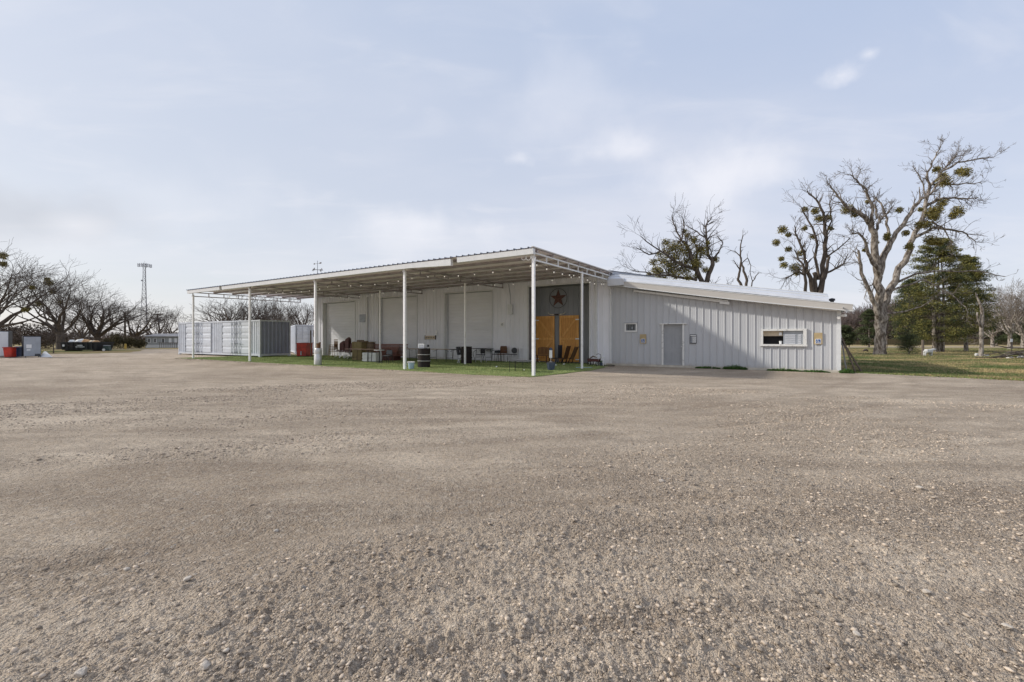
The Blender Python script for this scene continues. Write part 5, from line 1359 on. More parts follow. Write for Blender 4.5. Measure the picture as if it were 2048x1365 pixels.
Y = 42.5; tx = 107
auto_tree('sapling', 'thin sapling right of the grey fridge on the verge', D(tx,Y), ZZ(655,Y), ext(96,tx,Y), ext(116,tx,Y), .05, .9, 4, 3, 59, (40,80), minr=.012)
BG = 'bare trees behind the containers'
Y = 52; tx = 468
auto_tree('bare_tree', 'wide fan-shaped bare tree behind the long container', D(tx,Y), ZZ(585,Y), ext(382,tx,Y), ext(520,tx,Y), .36, 2.6, 8, 5, 61, (35,80), group=BG)
Y = 54; tx = 517
auto_tree('bare_tree', 'dense bare tree behind the right half of the long container', D(tx,Y), ZZ(580,Y), ext(462,tx,Y), ext(580,tx,Y), .30, 2.4, 8, 5, 67, (40,82), group=BG)
Y = 60; tx = 563
auto_tree('bare_tree', 'brown twiggy tree behind the dark container end', D(tx,Y), ZZ(588,Y), ext(515,tx,Y), ext(610,tx,Y), .22, 1.4, 10, 5, 71, (30,80), group=BG, tw=M['brush'], bark=M['brush'])
Y = 58; tx = 608
auto_tree('bare_tree', 'slender bare tree above the white container', D(tx,Y), ZZ(585,Y), ext(582,tx,Y), ext(640,tx,Y), .18, 2.4, 7, 5, 73, (50,84), group=BG)

# traced trees: limbs as (x px, y px) lists with start and end radius in px, lifted to real depth
def traced(name, label, base_px, Yd, limbs, clumps, seed, lev=3, tw=None, bark=None, group=None, tl=1.0, pdef=None, ydepth=1.0, cn=135):
    rs = random.Random(seed); B = Br(); s = Yd/F; bx = base_px
    P = dict(kids=(1,3), ang=(25,60), lr=(.6,.95), wig=.15, trop=.03, minr=.009, low=.2)
    if pdef: P.update(pdef)
    for k, (pts, r0, r1, dy, tw_) in enumerate(limbs):
        n = len(pts); q = []; rr = []
        for i,(x,y) in enumerate(pts):
            u = i/(n-1); q.append(Vector(((x-bx)*s, dy[0]+(dy[1]-dy[0])*u, ZZ(y, Yd)))); rr.append(max((r0+(r1-r0)*u)*s, .012))
        # smooth by subdividing with slight wobble
        Q = [q[0]]; RR = [rr[0]]
        for i in range(n-1):
            for u in (.34,.67,1.0):
                w = .10*(q[i+1]-q[i]).length if u < 1 else 0
                Q.append(q[i].lerp(q[i+1], u)+Vector((rs.uniform(-w,w)*.5, rs.uniform(-w,w), rs.uniform(-w,w)*.3))); RR.append(rr[i]+(rr[i+1]-rr[i])*u)
        B.add(Q, RR)
        if tw_:
            m = len(Q); start = int(m*tw_[0])
            for i in range(start, m):
                for _ in range(tw_[1]):
                    d = (Q[i]-Q[i-1]).normalized(); L = tw_[2]*rs.uniform(.5,1.2)*tl
                    grow(B, Q[i].copy(), rotv(d, rs, R(rs.uniform(20,65))), L, min(max(RR[i]*.5,.014),.05), lev-1 if i < m-2 else lev, rs, P)
    cl = [((x-bx)*s, rs.uniform(-.5,.5)*ydepth, ZZ(y,Yd), r*s*1.22) for x,y,r in clumps]
    return tree_obj(name, label, 'tree', D(bx,Yd), B, bark or M['bark'], tw or M['twig'], group, None, thr=.045, clumps=cl, rs=rs, cn=cn)
RG = 'bare trees with mistletoe right of the hall'
traced('mistletoe_tree', 'tall pale-barked forked tree leaning right, the biggest tree in the right field', 1760, 39, [
    ([(1751,716),(1754,705),(1757,690),(1759,672)],6,7,(0,0),None),
    ([(1772,716),(1768,705),(1765,690),(1763,670)],5,7,(.1,0),None),
    ([(1761,717),(1760,706),(1760,690)],5,8,(-.35,0),None),
    ([(1759,714),(1759,704),(1760,685),(1761,660),(1761,631),(1758,597),(1757.5,552)],10.5,7,(0,0),None),
    ([(1756,700),(1754,656),(1747,614),(1730,580),(1713,532),(1706,504)],6,2,(-.1,-.6),(.55,1,1.0)),
    ([(1766,690),(1767,655),(1771,628),(1782,587),(1802,549),(1826.5,507.6),(1840,473),(1857.5,439),(1868,408),(1878,373),(1902,339),(1923,318),(1940,297.5)],8.5,1,(.1,1.2),(.5,2,.8)),
    ([(1868,408),(1892,394),(1920,392),(1945,396),(1961,394)],3,.8,(.8,.2),(.15,2,.9)),
    ([(1890,362),(1915,359),(1933,359.5),(1974.5,356),(2002,354)],2.6,.7,(1,1.6),(.15,2,.9)),
    ([(1878,373),(1871,339),(1885,308),(1892,287)],2.3,.7,(.9,.5),(.2,2,.8)),
    ([(1902,339),(1933,318),(1968,313),(1998,311)],2.2,.7,(1,.4),(.15,2,.8)),
    ([(1918,322),(1945,300),(1975,293)],1.6,.6,(1,1.8),(.1,2,.7)),
    ([(1840,473),(1870,455),(1900,460),(1926,470),(1937,487)],3,.7,(.5,-.6),(.15,2,.9)),
    ([(1857,439),(1885,440),(1915,455),(1935,480)],2.4,.7,(.6,1.4),(.15,2,.9)),
    ([(1872,395),(1862,366),(1850,350),(1833,332)],1.6,.6,(.9,.3),(.3,2,.6)),
    ([(1760,548),(1768,508),(1783.4,476.6),(1802,449),(1816,421.5),(1830,402.6),(1850.6,389),(1862.6,366)],5.5,1.5,(0,-.8),(.35,1,.8)),
    ([(1829,403),(1829,391),(1828,378)],1.5,.6,(-.5,-.5),None),
    ([(1757.6,552),(1747,511),(1744,476.6),(1733.5,452.5),(1720,439),(1699,428),(1675,418),(1658,401),(1640.5,380)],7.5,1,(0,-1.2),(.35,2,.9)),
    ([(1744,476),(1751,450),(1765,436),(1778,426),(1790,413)],3,.9,(-.4,.4),(.3,2,.7)),
    ([(1733,452),(1727,414.6),(1713,387),(1692,370),(1676,362)],3,.8,(-.7,-1.4),(.2,2,.9)),
    ([(1741,442),(1740,415),(1730,394),(1723,372)],2.2,.7,(-.7,0),(.2,2,.8)),
    ([(1761,525),(1782,488),(1785,466),(1783,435),(1775,411),(1763,391)],3.4,1.4,(.2,.6),(.5,1,.5)),
    ([(1750,548),(1730,518),(1716,494),(1695.6,473),(1675,476.6)],4,1,(-.3,-1.5),(.4,2,.7)),
    ([(1790,570),(1830,548),(1875,545),(1930,548),(1960,560)],2.4,.7,(.4,-2.0),(.25,1,.9)),
    ([(1783,585),(1840,560),(1880,590),(1895,618)],2.2,.8,(.4,-1.6),(.3,1,.8)),
    ([(1771,628),(1800,625),(1830,615),(1845,600)],2.0,.7,(.2,-1.0),(.3,1,.8)),
    ([(1758,600),(1740,570),(1722,575),(1710,600)],1.6,.6,(0,-1),(.3,1,.5)),
    ], [(1877,367,13),(1870,341,8),(1919,348,12),(1925,340,7),(1897,347,6),(1895,403,10),(1872,425,14),(1884,418,13),(1910,425,13),(1902,433,8),(1862,436,9),(1829,453,9),(1797,421,7),(1868,478,12),(1885,483,9),(1811,495,9),(1692,420,12),(1708,429,8),(1736,404,5),(1766,478,7),(1750,486,6),(1806,468,7),(1840,420,5),(1738,498,5),(1856,450,9),(1775,470,6)],
    5, 4, M['twig_lt'], M['bark_lt'], RG, tl=.62)
traced('mistletoe_tree', 'many-stemmed bare tree with mistletoe balls behind the low end of the wing roof', 1632, 42, [
    ([(1632,706),(1632,660),(1634,620),(1635,594)],9,7,(0,0),None),
    ([(1635,600),(1647,545.5),(1652.6,504),(1652.6,463),(1651,425),(1637,397),(1620,380)],5.5,1,(0,.4),(.35,2,.9)),
    ([(1632,605),(1620,566),(1608,542),(1602.6,511),(1585.4,476.6),(1578.5,456)],4.8,.9,(0,-.8),(.35,2,.8)),
    ([(1610,706),(1607,600),(1599,552),(1592,530),(1576,505)],4,1,(-.5,-1),(.5,2,.8)),
    ([(1598,552),(1582,545),(1565,556),(1553,562)],2,.7,(-.7,-1.4),(.2,2,.7)),
    ([(1640,580),(1658,542),(1668,511)],4,2.4,(.1,.6),None),
    ([(1656,546),(1682,534),(1699,525),(1712,505)],2.2,.8,(.3,1),(.2,2,.8)),
    ([(1638,560),(1633,490),(1613,442),(1599,417)],3,.8,(0,-.3),(.25,2,.9)),
    ([(1630,600),(1632,570),(1631,545)],4.5,3.5,(0,.2),None),
    ([(1652,480),(1670,440),(1668,405),(1680,380)],2,.7,(.2,.8),(.2,2,.8)),
    ([(1648,520),(1672,500),(1690,480)],1.8,.7,(.2,-.6),(.2,2,.7)),
    ], [(1605,421,7),(1632,422,8),(1642,436,9),(1567,459,10),(1556,484,8),(1612,456,6),(1631,472,7),(1582,497,7),(1596,508,7),(1565,517,6),(1590,536,11),(1660,434,8),(1656,460,5),(1570,530,8),(1577,470,6),(1600,545,7)],
    6, 3, M['twig_lt'], M['bark'], RG)
traced('mistletoe_tree', 'round tree heavy with olive mistletoe behind the middle of the wing roof', 1410, 41, [
    ([(1411,708),(1411,640),(1410,600),(1409,571)],10,8,(0,0),None),
    ([(1409,575),(1418,548),(1427,529),(1426,519),(1419,509.6),(1418,487),(1416.5,464.5),(1417,448),(1429,432)],5,.8,(0,.6),(.35,2,.8)),
    ([(1426,520),(1439,506),(1448,494),(1454,480.6),(1445,468)],2,.7,(.3,1),(.4,1,.4)),
    ([(1408,575),(1393,542),(1377,503),(1367,487),(1359,484),(1362.5,443.5)],5,1,(0,-.6),(.3,2,.8)),
    ([(1393,542),(1365,532),(1340,522.5),(1312.5,505),(1274,479)],3.5,.7,(0,-1.2),(.3,2,.9)),
    ([(1359,484),(1350,455),(1345,432)],1.8,.7,(-.4,.2),(.2,2,.7)),
    ([(1312,508),(1290,515),(1264,503)],1.8,.6,(-1,-1.5),(.2,2,.7)),
    ([(1393,560),(1350,555),(1300,552),(1255,543)],3,.6,(0,-1),(.3,2,.9)),
    ([(1418,480),(1400,460),(1380,445)],1.8,.7,(.3,1),(.2,2,.6)),
    ([(1398,548),(1396,515),(1400,490),(1392,470)],3,.8,(0,1),(.2,2,.8)),
    ([(1409,580),(1430,570),(1450,575),(1470,572)],2,.6,(0,1),(.3,2,.6)),
    ], [(1334,483,9),(1338,502,15),(1364,498,16),(1400,495,13),(1389,515,13),(1312,540,13),(1310,523,9),(1335,530,11),(1360,535,17),(1385,530,11),(1330,555,14),(1350,550,12),(1434,518,8),(1376,470,6),(1365,465,5),(1415,487,5),(1318,508,6),(1300,548,6),(1395,552,9),(1372,555,11),(1350,513,10),(1376,520,10),(1342,540,9),(1410,540,8),(1346,495,15),(1376,505,14),(1402,505,13),(1326,520,13),(1350,525,15),(1373,538,14),(1318,545,13),(1398,528,12),(1388,480,10)],
    7, 3, M['twig'], M['bark'], RG, cn=75)
traced('dead_tree', 'small dead tree standing alone above the wing roof', 1490, 44, [
    ([(1492,706),(1492,640),(1490,600),(1489,582)],5,4,(0,0),None),
    ([(1490,585),(1495,561),(1489,542),(1486.6,524)],2.8,1.9,(0,.3),None),
    ([(1488,584),(1475,560),(1478.6,542),(1478.6,513),(1479,490),(1483,471)],2.8,.7,(0,-.3),(.5,1,.4)),
    ([(1478,542),(1470,532),(1463,524)],1.4,.7,(-.2,-.5),(.4,1,.3)),
    ([(1478,513),(1470,503),(1462,500)],1.1,.5,(-.2,.2),(.4,1,.3)),
    ([(1488,524),(1498,515),(1506,530),(1506,545)],1.0,.5,(.2,.5),(.3,1,.35)),
    ([(1507,706),(1507,620),(1506,585),(1509,563),(1523,545)],2.2,.8,(.2,.5),(.7,1,.3)),
    ([(1509,563),(1504,550),(1502,540)],.9,.5,(.3,.2),None)],
    [], 8, 2, M['twig'], M['bark'])

# evergreen cedars
def cedar(name, label, base, H, xl, xr, seed, n, mt, trunk_r=.16, low=1.2, group=None, leaf=.16, shape=1.0, cat='tree', nt=1):
    rs = random.Random(seed); t = thing(name, label, cat, base, 0, group); m = MB()
    tr = MB()
    for k in range(nt):
        dx = (k-(nt-1)/2)*.35; tm = MB(); tm.tube([(dx,0,-.1),(dx*1.3,0,low),(dx*1.5,0,H*.55),(dx*.6,0,H*.9)],[trunk_r*1.25,trunk_r,trunk_r*.6,.03],8,False); tm.build('trunk', M['bark_lt'], t, smooth=True)
    bo = MB()
    for k in range(n):
        u = rs.random()**.85; z = low+(H-low)*u; w = (1-u)**.40*(.70+.30*min(1,u*5))*shape*rs.uniform(.78,1.05)
        an = rs.uniform(0,6.283); side = xr if math.cos(an) > 0 else -xl
        ln = w*rs.uniform(.55,1.08); ex = math.cos(an)*side*ln; ey = math.sin(an)*(xr-xl)*.42*ln
        up = rs.uniform(-.12,.22)*abs(ln)*2
        tip = Vector((ex, ey, z+up)); root = Vector((0,0,z-.15*ln*2))
        if k % 2 == 0: bo.tube([root, root.lerp(tip,.55)+Vector((0,0,.05)), tip],[.03,.02,.01],3,False)
        c = root.lerp(tip, .84); sz = .30+.42*w
        leafclump(m, tuple(c), sz*1.2, sz*1.0, sz*.5, 86, leaf*.74, rs, .5)
        c2 = root.lerp(tip, .5); leafclump(m, tuple(c2), sz, sz, sz*.5, 40, leaf*.74, rs, .4)
    m.build('crown', mt, t); bo.build('branches', M['bark'], t); return t
Y = 46
cedar('cedar_tree', 'big green and yellowish cedar behind the tall leaning tree', D(1877,Y), ZZ(478,Y), ext(1783,1877,Y), ext(1962,1877,Y), 3, 470, M['cedar'], .17, 1.1, leaf=.17, shape=1.05, nt=3, group='evergreen cedars')
Y = 49
cedar('cedar_tree', 'darker cedar joined to the right side of the big cedar', D(1932,Y), ZZ(512,Y), ext(1875,1932,Y), ext(2002,1932,Y), 5, 360, M['cedar'], .17, 1.7, leaf=.17, group='evergreen cedars')
Y = 50
cedar('cedar_tree', 'lower cedar filling the gap behind the pale trunk of the leaning tree', D(1822,Y), ZZ(560,Y), ext(1770,1822,Y), ext(1872,1822,Y), 7, 260, M['cedar2'], .14, 1.0, leaf=.17, group='evergreen cedars')
Y = 39
cedar('cedar_shrub', 'young evergreen shrub between the leaning tree and the white dog', D(1818,Y), ZZ(668,Y), ext(1791,1818,Y), ext(1848,1818,Y), 9, 60, M['cedar2'], .05, .12, leaf=.10, cat='shrub')
for k,(px,Y,yt,w,lb) in enumerate([(1688,62,652,26,'dark evergreen peeping out behind the wing corner'),(1993,80,638,34,'dark evergreen right of the bare trunk near the lane'),(2042,84,636,26,'dark evergreen near the right edge of the field'),(1738,70,620,28,'dark evergreen left of the leaning tree trunk')]):
    cedar('evergreen_tree', lb, D(px,Y), ZZ(yt,Y), -w/F*Y, w/F*Y, 20+k, 90, M['cedar2'], .12, .5, leaf=.24, group='dark evergreens at the back of the right field')
# bare trees far right
for k,(px,Y,yt,xl_,xr_,lb) in enumerate([(2020,58,556,1968,2075,'tall pale bare tree at the right edge of the picture'),(2046,66,560,2000,2110,'bare tree cut by the right edge behind the tall pale one'),(1985,72,590,1950,2020,'thin bare tree between the cedars and the right edge trees')]):
    auto_tree('bare_tree', lb, D(px,Y), ZZ(yt,Y), ext(xl_,px,Y), ext(xr_,px,Y), .24, 2.6, 6, 6, 80+k, (35,78), group='bare trees at the right edge', tw=M['twig_lt'], bark=M['bark_lt'])
# dead trunk under the cedar with stones
t = thing('dead_tree','bare dead trunk rising into the cedar with pale stones at its foot','tree trunk', D(1962,34.5), 0)
m = MB(); Z_ = lambda y: ZZ(y,34.5); s_ = 34.5/F
m.tube([((-1+0)*s_,0,-.1),(0,0,.1),(1*s_,0,Z_(690)),(2*s_,.05,Z_(665)),(4.5*s_,.1,Z_(640)),(5*s_,.1,Z_(620)),(-3*s_,.3,Z_(585))],[.20,.15,.125,.12,.13,.10,.03],9,False); m.build('trunk', M['bark_lt'], t, smooth=True)
m = MB(); m.tube([(1*s_,0,Z_(655)),(-4*s_,.1,Z_(640)),(-5*s_,.1,Z_(625))],[.07,.06,.05],7); m.build('limb', M['bark_lt'], t, smooth=True)
def fstone(px, Y, w, h, label, seed):
    rs = np.random.RandomState(seed); V, Fc = ico(); V = V*(1+rs.uniform(-.2,.2,(12,1)))*np.array([w,w*.7,h])
    o = mesh_np('field_stone', V+np.array([0,0,h*.5]), Fc, M['fur'] if False else mat('pale_field_stone%d' % seed, (.60,.58,.55), .9, .12, 6, .4, 30), True); o.location = D(px,Y); tag(o, label, 'stone', 'pale stones in the right field')
fstone(1953.5,34.9,.17,.20,'white rounded stone left of the dead trunk foot',1); fstone(1970,35.2,.32,.11,'low pale stone right of the dead trunk foot',2); fstone(2042,31.5,.28,.12,'white stone under the brush pile at the right edge',3); fstone(2020,31.3,.25,.08,'flat tan stone below the sign post',4)
# fence posts, sign post
def post(px, Y, ytop, r, label, cap=None):
    t = thing('field_post', label, 'post', D(px,Y)); h = ZZ(ytop,Y)
    m = MB(); m.tube([(0,0,-.05),(0.01,0,h*.5),(-.005,0,h)],[r*1.1,r,r*.95],8); m.build('shaft', M['postwood'] if r > .03 else M['darkiron'], t)
    m = MB(); m.lathe([(r*.96,h),(r*.9,h+.02),(r*.3,h+.03)],8); m.build('post_top', M['postwood'], t)
    if cap: m = MB(); m.box(-.10,.10,-.03,-.005,h-.02,h+.26); m.build('sign_plate', M['paper'], t)
post(1845.5,36.6,681,.095,'thick weathered wooden post beside the white dog'); post(2022.5,40,684,.025,'thin steel post with a small white plate near the right edge',True)
post(1698,70,664,.10,'thin wooden post behind the wing corner'); post(1774,62,672,.05,'thin leaning stake right of the leaning tree')
# white dog
def dog():
    Yd = 35.4; t = thing('white_dog','shaggy white dog standing beside the wooden post, head to the right','dog', D(1858,Yd))
    me = bpy.data.meshes.new('dog_body'); 
    V = [(-.27,0,.40),(-.08,0,.43),(.10,0,.41),(.22,0,.47),(.33,0,.53),(.43,0,.50),(.51,0,.46),  # spine 0-3, neck 4, head 5, muzzle 6
         (-.30,.07,.28),(-.36,.07,.17),(-.32,.07,.02),(-.30,-.07,.28),(-.36,-.07,.17),(-.33,-.07,.02),
         (.14,.08,.27),(.14,.08,.14),(.17,.08,.02),(.14,-.08,.27),(.13,-.08,.14),(.15,-.08,.02),
         (-.38,0,.38),(-.47,0,.28)]
    E = [(0,1),(1,2),(2,3),(3,4),(4,5),(5,6),(0,7),(7,8),(8,9),(0,10),(10,11),(11,12),(2,13),(13,14),(14,15),(2,16),(16,17),(17,18),(0,19),(19,20)]
    rad = [.13,.14,.145,.115,.095,.09,.042,.09,.05,.045,.09,.05,.045,.075,.05,.045,.075,.05,.045,.05,.03]
    me.from_pydata(V, E, []); o = bpy.data.objects.new('dog_body', me); COL.objects.link(o); o.parent = t; me.materials.append(M['fur'])
    sk = o.modifiers.new('skin','SKIN'); sb = o.modifiers.new('sub','SUBSURF'); sb.levels = sb.render_levels = 2
    for v, r in zip(me.skin_vertices[0].data, rad): v.radius = (r, r)
    me.skin_vertices[0].data[1].use_root = True
    m = MB()
    for sy in (-1,1): m.tube([(.40,sy*.07,.58),(.39,sy*.11,.53),(.40,sy*.10,.46)],[.025,.04,.015],6)
    e1 = MB(); e1.tube([(.40,-.07,.58),(.39,-.11,.53),(.40,-.10,.46)],[.025,.04,.015],6); e1.build('ear', M['lid'], t, smooth=True)
    e1 = MB(); e1.tube([(.40,.07,.58),(.39,.11,.53),(.40,.10,.46)],[.025,.04,.015],6); e1.build('ear', M['lid'], t, smooth=True)
    e1 = MB(); e1.lathe([(.002,-.02),(.022,0),(.002,.02)],8,(.555,0,.475)); e1.build('nose', M['black'], t)
    for sy in (-1,1): e1 = MB(); e1.lathe([(.002,-.012),(.013,0),(.002,.012)],8,(.475,sy*.065,.535)); e1.build('eye', M['black'], t)
dog()
# dark curved log in the grass
m = MB(); m.tube([(-.28,0,.06),(-.1,0,.16),(.08,0,.20),(.2,0,.13),(.24,0,.02)],[.05,.09,.10,.07,.05],8); m.tube([(-.7,.1,.03),(-.3,.05,.05)],[.02,.03],5)
o = m.build('dark_log', M['darkiron'], loc=D(1731,47)); tag(o, 'dark curved log on the grass left of the leaning tree', 'log')
# brush pile at right edge
t = thing('brush_pile','pile of fallen branches on the grass at the right edge','brush pile', D(2030,31.5)); rs_ = random.Random(77)
for k in range(26):
    p = Vector((rs_.uniform(-1.2,1.0), rs_.uniform(-.6,.6), rs_.uniform(.02,.5))); d = Vector((rs_.choice((-1,1))*rs_.uniform(.6,1), rs_.uniform(-.3,.3), rs_.uniform(-.12,.22))).normalized(); L_ = rs_.uniform(.6,2.0)
    m = MB(); m.tube([p-d*L_/2, p+Vector((0,0,.05)), p+d*L_/2+Vector((0,0,rs_.uniform(-.05,.15)))],[.035,.028,.01],5); m.build('branch', M['twig_lt'] if k % 3 else M['bark'], t)
m = MB(); m.tube([(-2.6,.2,.05),(-1.6,.1,.04),(-.6,0,.22),(.5,0,.35)],[.02,.045,.06,.05],6); m.build('branch', M['bark'], t)
m = MB(); m.tube([(-1.5,.3,1.0),(-.4,.2,.75),(.8,.1,.7)],[.02,.035,.04],5); m.build('branch', M['bark'], t)
# board fence at the back of the right field
t = thing('board_fence','long low brown board fence at the back of the right field','fence', D(1880,92)); 
for k in range(14):
    m = MB(); x0 = -14+k*2.5; 
    m.box(x0,x0+2.46,-.03,.03,.05,ZZ(678.5,92)+.0); m.build('fence_panel', M['fencewood'], t)
    m = MB(); m.box(x0-.06,x0+.06,.03,.14,0,1.3); m.build('post', M['postwood'], t)
t = thing('board_fence','short weathered board fence behind the wing corner','fence', D(1722,95))
for k in range(4):
    m = MB(); x0 = -4.4+k*2.4; m.box(x0,x0+2.36,-.03,.03,.05,ZZ(684,95)+.3); m.build('fence_panel', M['fencewood'], t)

# ------------------------------------------------------------------ background woodland
def woodland(name, label, pxr, Yr, yt, n, seed, mt, minr=.03, lev=4, dens=(3,6)):
    rs = random.Random(seed); mb = MB()
    P = dict(kids=(2,3), ang=(18,45), lr=(.6,.85), wig=.14, trop=.08, minr=minr, low=.3)
    for k in range(n):
        px = rs.uniform(*pxr); Y = rs.uniform(*Yr); b = D(px, Y); top = yt(px)+rs.uniform(-3,8); H = max(.8, ZZ(top,Y)); B = Br()
        for j in range(rs.randint(*dens)):
            an = rs.uniform(0,6.283); el = R(rs.uniform(50,85)); grow(B, b+Vector((rs.uniform(-1,1),rs.uniform(-1,1),0)), Vector((math.cos(an)*math.cos(el),math.sin(an)*math.cos(el),math.sin(el))), H*.36, .06, lev-1, rs, P)
        zm = max(q.z for it in B.items for q in it[0]); f = H/zm
        for pts, rad in B.items: mb.tube([Vector((q.x,q.y,q.z*f)) for q in pts], rad, 3, False)
    o = mb.build(name, mt); tag(o, label, 'woodland', kind='stuff'); return o
def brush(name, label, pxr, Yr, yt, n, seed, mt, leaf=.45, cat='bushes'):
    rs = random.Random(seed); mb = MB()
    for k in range(n):
        px = rs.uniform(*pxr); Y = rs.uniform(*Yr); b = D(px, Y); H = max(.5, ZZ(yt(px)+rs.uniform(-2,4),Y)); w = H*rs.uniform(.5,.9)+.4
        leafclump(mb, (b.x,b.y,H*.5), w, w, H*.5, int(60+30*H), leaf, rs, .3)
    o = mb.build(name, mt); tag(o, label, cat, kind='stuff'); return o
wl = mat('distant_wood', (.15,.112,.098), .95, .25, .12, col2=(.10,.078,.07), island=.35)
woodland('distant_woodland','purplish bare woodland behind the right field',(1670,2110),(100,125), lambda x: 610+14*math.sin(x*.02)-(-8 if x>1900 else 0), 240, 91, wl, .035)
woodland('distant_woodland','grey-brown bare woodland behind the left trees and home',(-60,640),(112,150), lambda x: 660+4*math.sin(x*.03), 120, 92, wl, .045, 3)
brush('undergrowth','dark brown undergrowth at the foot of the right woodland',(1672,2110),(97,104), lambda x: 642+8*math.sin(x*.05), 120, 93, M['brush'], .42)
brush('undergrowth','brown undergrowth along the far left horizon',(-60,660),(100,112), lambda x: 668+3*math.sin(x*.04), 130, 94, M['brush'], .5)
brush('thicket','dense dark brown thicket behind the left cabinets',(-60,108),(58,66), lambda x: 640+6*math.sin(x*.06)+max(0,x-60)*.35, 62, 95, M['brush'], .26)
brush('thicket','brown brush behind the dark container end',(525,600),(62,70), lambda x: 612+abs(x-560)*.5, 26, 96, M['brush'], .22)
def hedge(px, Y, yt, wpx, label, seed, mt=None):
    rs = random.Random(seed); t = thing('hedge_bush', label, 'bush', D(px,Y), 0, 'olive brown bushes on the left'); m = MB(); H = ZZ(yt,Y); w = wpx/F*Y
    for k in range(7): leafclump(m, (rs.uniform(-.5,.5)*w, rs.uniform(-.5,.5), H*rs.uniform(.3,.6)), w*.5, .9, H*.45, 260, .17, rs, .2)
    m.build('foliage', mt or M['hedge'], t)
for k,(px,yt,w,lb) in enumerate([(236,662,20,'rounded olive bush just right of the black dumpster'),(262,672,20,'low olive bush behind the yellow post'),(282,676,16,'brown bush at the left end of the mobile home'),(222,674,14,'low bush behind the right end of the dumpster'),(98,660,22,'dark bush left of the thick-trunked bare tree')]):
    hedge(px, 60+k, yt, w, lb, 100+k)

# ------------------------------------------------------------------ left side things
# mobile home
Yh = 66; p0 = D(291,Yh); t = thing('mobile_home','low grey mobile home with white-framed windows left of the containers','mobile home', p0+Vector((0,0,-.0)), R(2)); Wd = (362-291)/F*Yh+1.2; Hh = ZZ(673,Yh)
m = MB(); m.box(0,Wd,0,4.2,.45,Hh-.05); m.build('wall', M['homewall'], t)
m = MB(); m.box(-.02,Wd,-.02,4.2,0,.44); m.build('skirting', M['trim'], t)
m = MB(); m.hexa([(-.2,-.25,Hh-.06),(Wd+.2,-.25,Hh-.06),(Wd+.2,4.4,Hh-.06),(-.2,4.4,Hh-.06)],[(-.2,-.25,Hh),(Wd+.2,-.25,Hh),(Wd+.1,2.1,Hh+.42),(-.1,2.1,Hh+.42)]); m.build('roof', M['homeroof'], t)
for k,x in enumerate((.35,1.2,2.35,3.35,4.15)):
    m = MB(); w = .38; m.box(x,x+w,-.04,.0,.72,1.42); f = m.build('window', M['white'], t); m = MB(); m.box(x+.07,x+w-.07,-.05,-.041,.79,1.35); m.build('pane', M['glass'] if k < 3 else M['paper'], f)
m = MB()
for k in range(9): m.box(2.7+k*.3,2.74+k*.3,-1.0,-.96,.0,.75)
m.box(2.6,5.3,-1.02,-.94,.72,.78); m.build('porch_rail', M['postwood'], t)
# utility poles
def upole(px, Y, yt, tilt, label, arms=True):
    t = thing('utility_pole', label, 'utility pole', D(px,Y), 0, 'wooden utility poles on the left'); h = ZZ(yt,Y)
    m = MB(); m.tube([(0,0,-.2),(-tilt*h*.5,0,h*.5),(-tilt*h,0,h)],[.17,.15,.12],8); m.build('shaft', M['bark'], t)
    if arms:
        for z in (h-.15,h-.9): m = MB(); m.box(-tilt*h-1.1,-tilt*h+1.1 if z > h-.5 else -tilt*h+.4,-.06,.06,z-.07,z+.07); m.build('crossarm', M['bark'], t)
        m = MB(); m.lathe([(.18,-.4),(.2,-.35),(.2,.3),(.1,.36)],10,(-tilt*h+.35,0,h-1.3)); m.build('transformer', M['steelgrey'], t)
upole(323,84,628,.13,'leaning utility pole with crossarms in front of the mobile home'); upole(250,74,625,.0,'plain thin pole between the left bare trees',False)
m = MB(); p = D(251,58); m.lathe([(.12,0),(.12,.62),(.09,.68),(.01,.70)],12); o = m.build('yellow_post', M['yellow'], loc=p); tag(o, 'short dull yellow bollard at the edge of the left field', 'bollard')
# radio tower
def tower():
    Yt = 340; t = thing('radio_tower','tall lattice radio tower with antenna panels behind the left trees','radio tower', D(289.5,Yt)); H = ZZ(528,Yt); w0, w1 = 2.9, 1.0
    def P(k, u):
        w = w0+(w1-w0)*min(1,u*1.15); an = R(90+120*k+15); return Vector((math.cos(an)*w*(1.0), math.sin(an)*w, u*H))
    for k in range(3): m = MB(); m.tube([P(k,0),P(k,.85),P(k,1)],[.22,.17,.13],5); m.build('leg', M['steelgrey'], t)
    m = MB(); n = 18
    for i in range(n):
        for k in range(3):
            m.tube([P(k,i/n),P((k+1)%3,(i+1)/n)],.085,4); m.tube([P((k+1)%3,i/n),P(k,(i+1)/n)],.085,4); m.tube([P(k,(i+1)/n),P((k+1)%3,(i+1)/n)],.08,4)
    m.build('lattice', M['steelgrey'], t)
    for k in range(3):
        an = R(120*k+10); d = Vector((math.cos(an),math.sin(an),0)); s = Vector((-d.y,d.x,0)); m = MB()
        for z in (H-2.0,H-.6): m.tube([d*2.6-s*3.6+Vector((0,0,z)),d*2.6+s*3.6+Vector((0,0,z))],.10,5); m.tube([Vector((0,0,z)),d*2.6+Vector((0,0,z))],.10,5)
        m.build('antenna_arm', M['steelgrey'], t)
        for j in range(4): m = MB(); c = d*2.75+s*(-3.3+2.2*j); m.obox((c.x,c.y,H-1.2),(.38,.38,2.6),rz=an); m.build('antenna_panel', M['galv_dark'], t)
    m = MB(); m.tube([(0,0,H-.5),(0,0,H+2.2)],.06,5); m.build('mast', M['steelgrey'], t)
    m = MB(); m.lathe([(.1,-.6),(.6,-.3),(.6,.3),(.1,.6)],10,(-1.8,-.5,H*.78)); m.build('dish', M['galv_dark'], t)
tower()
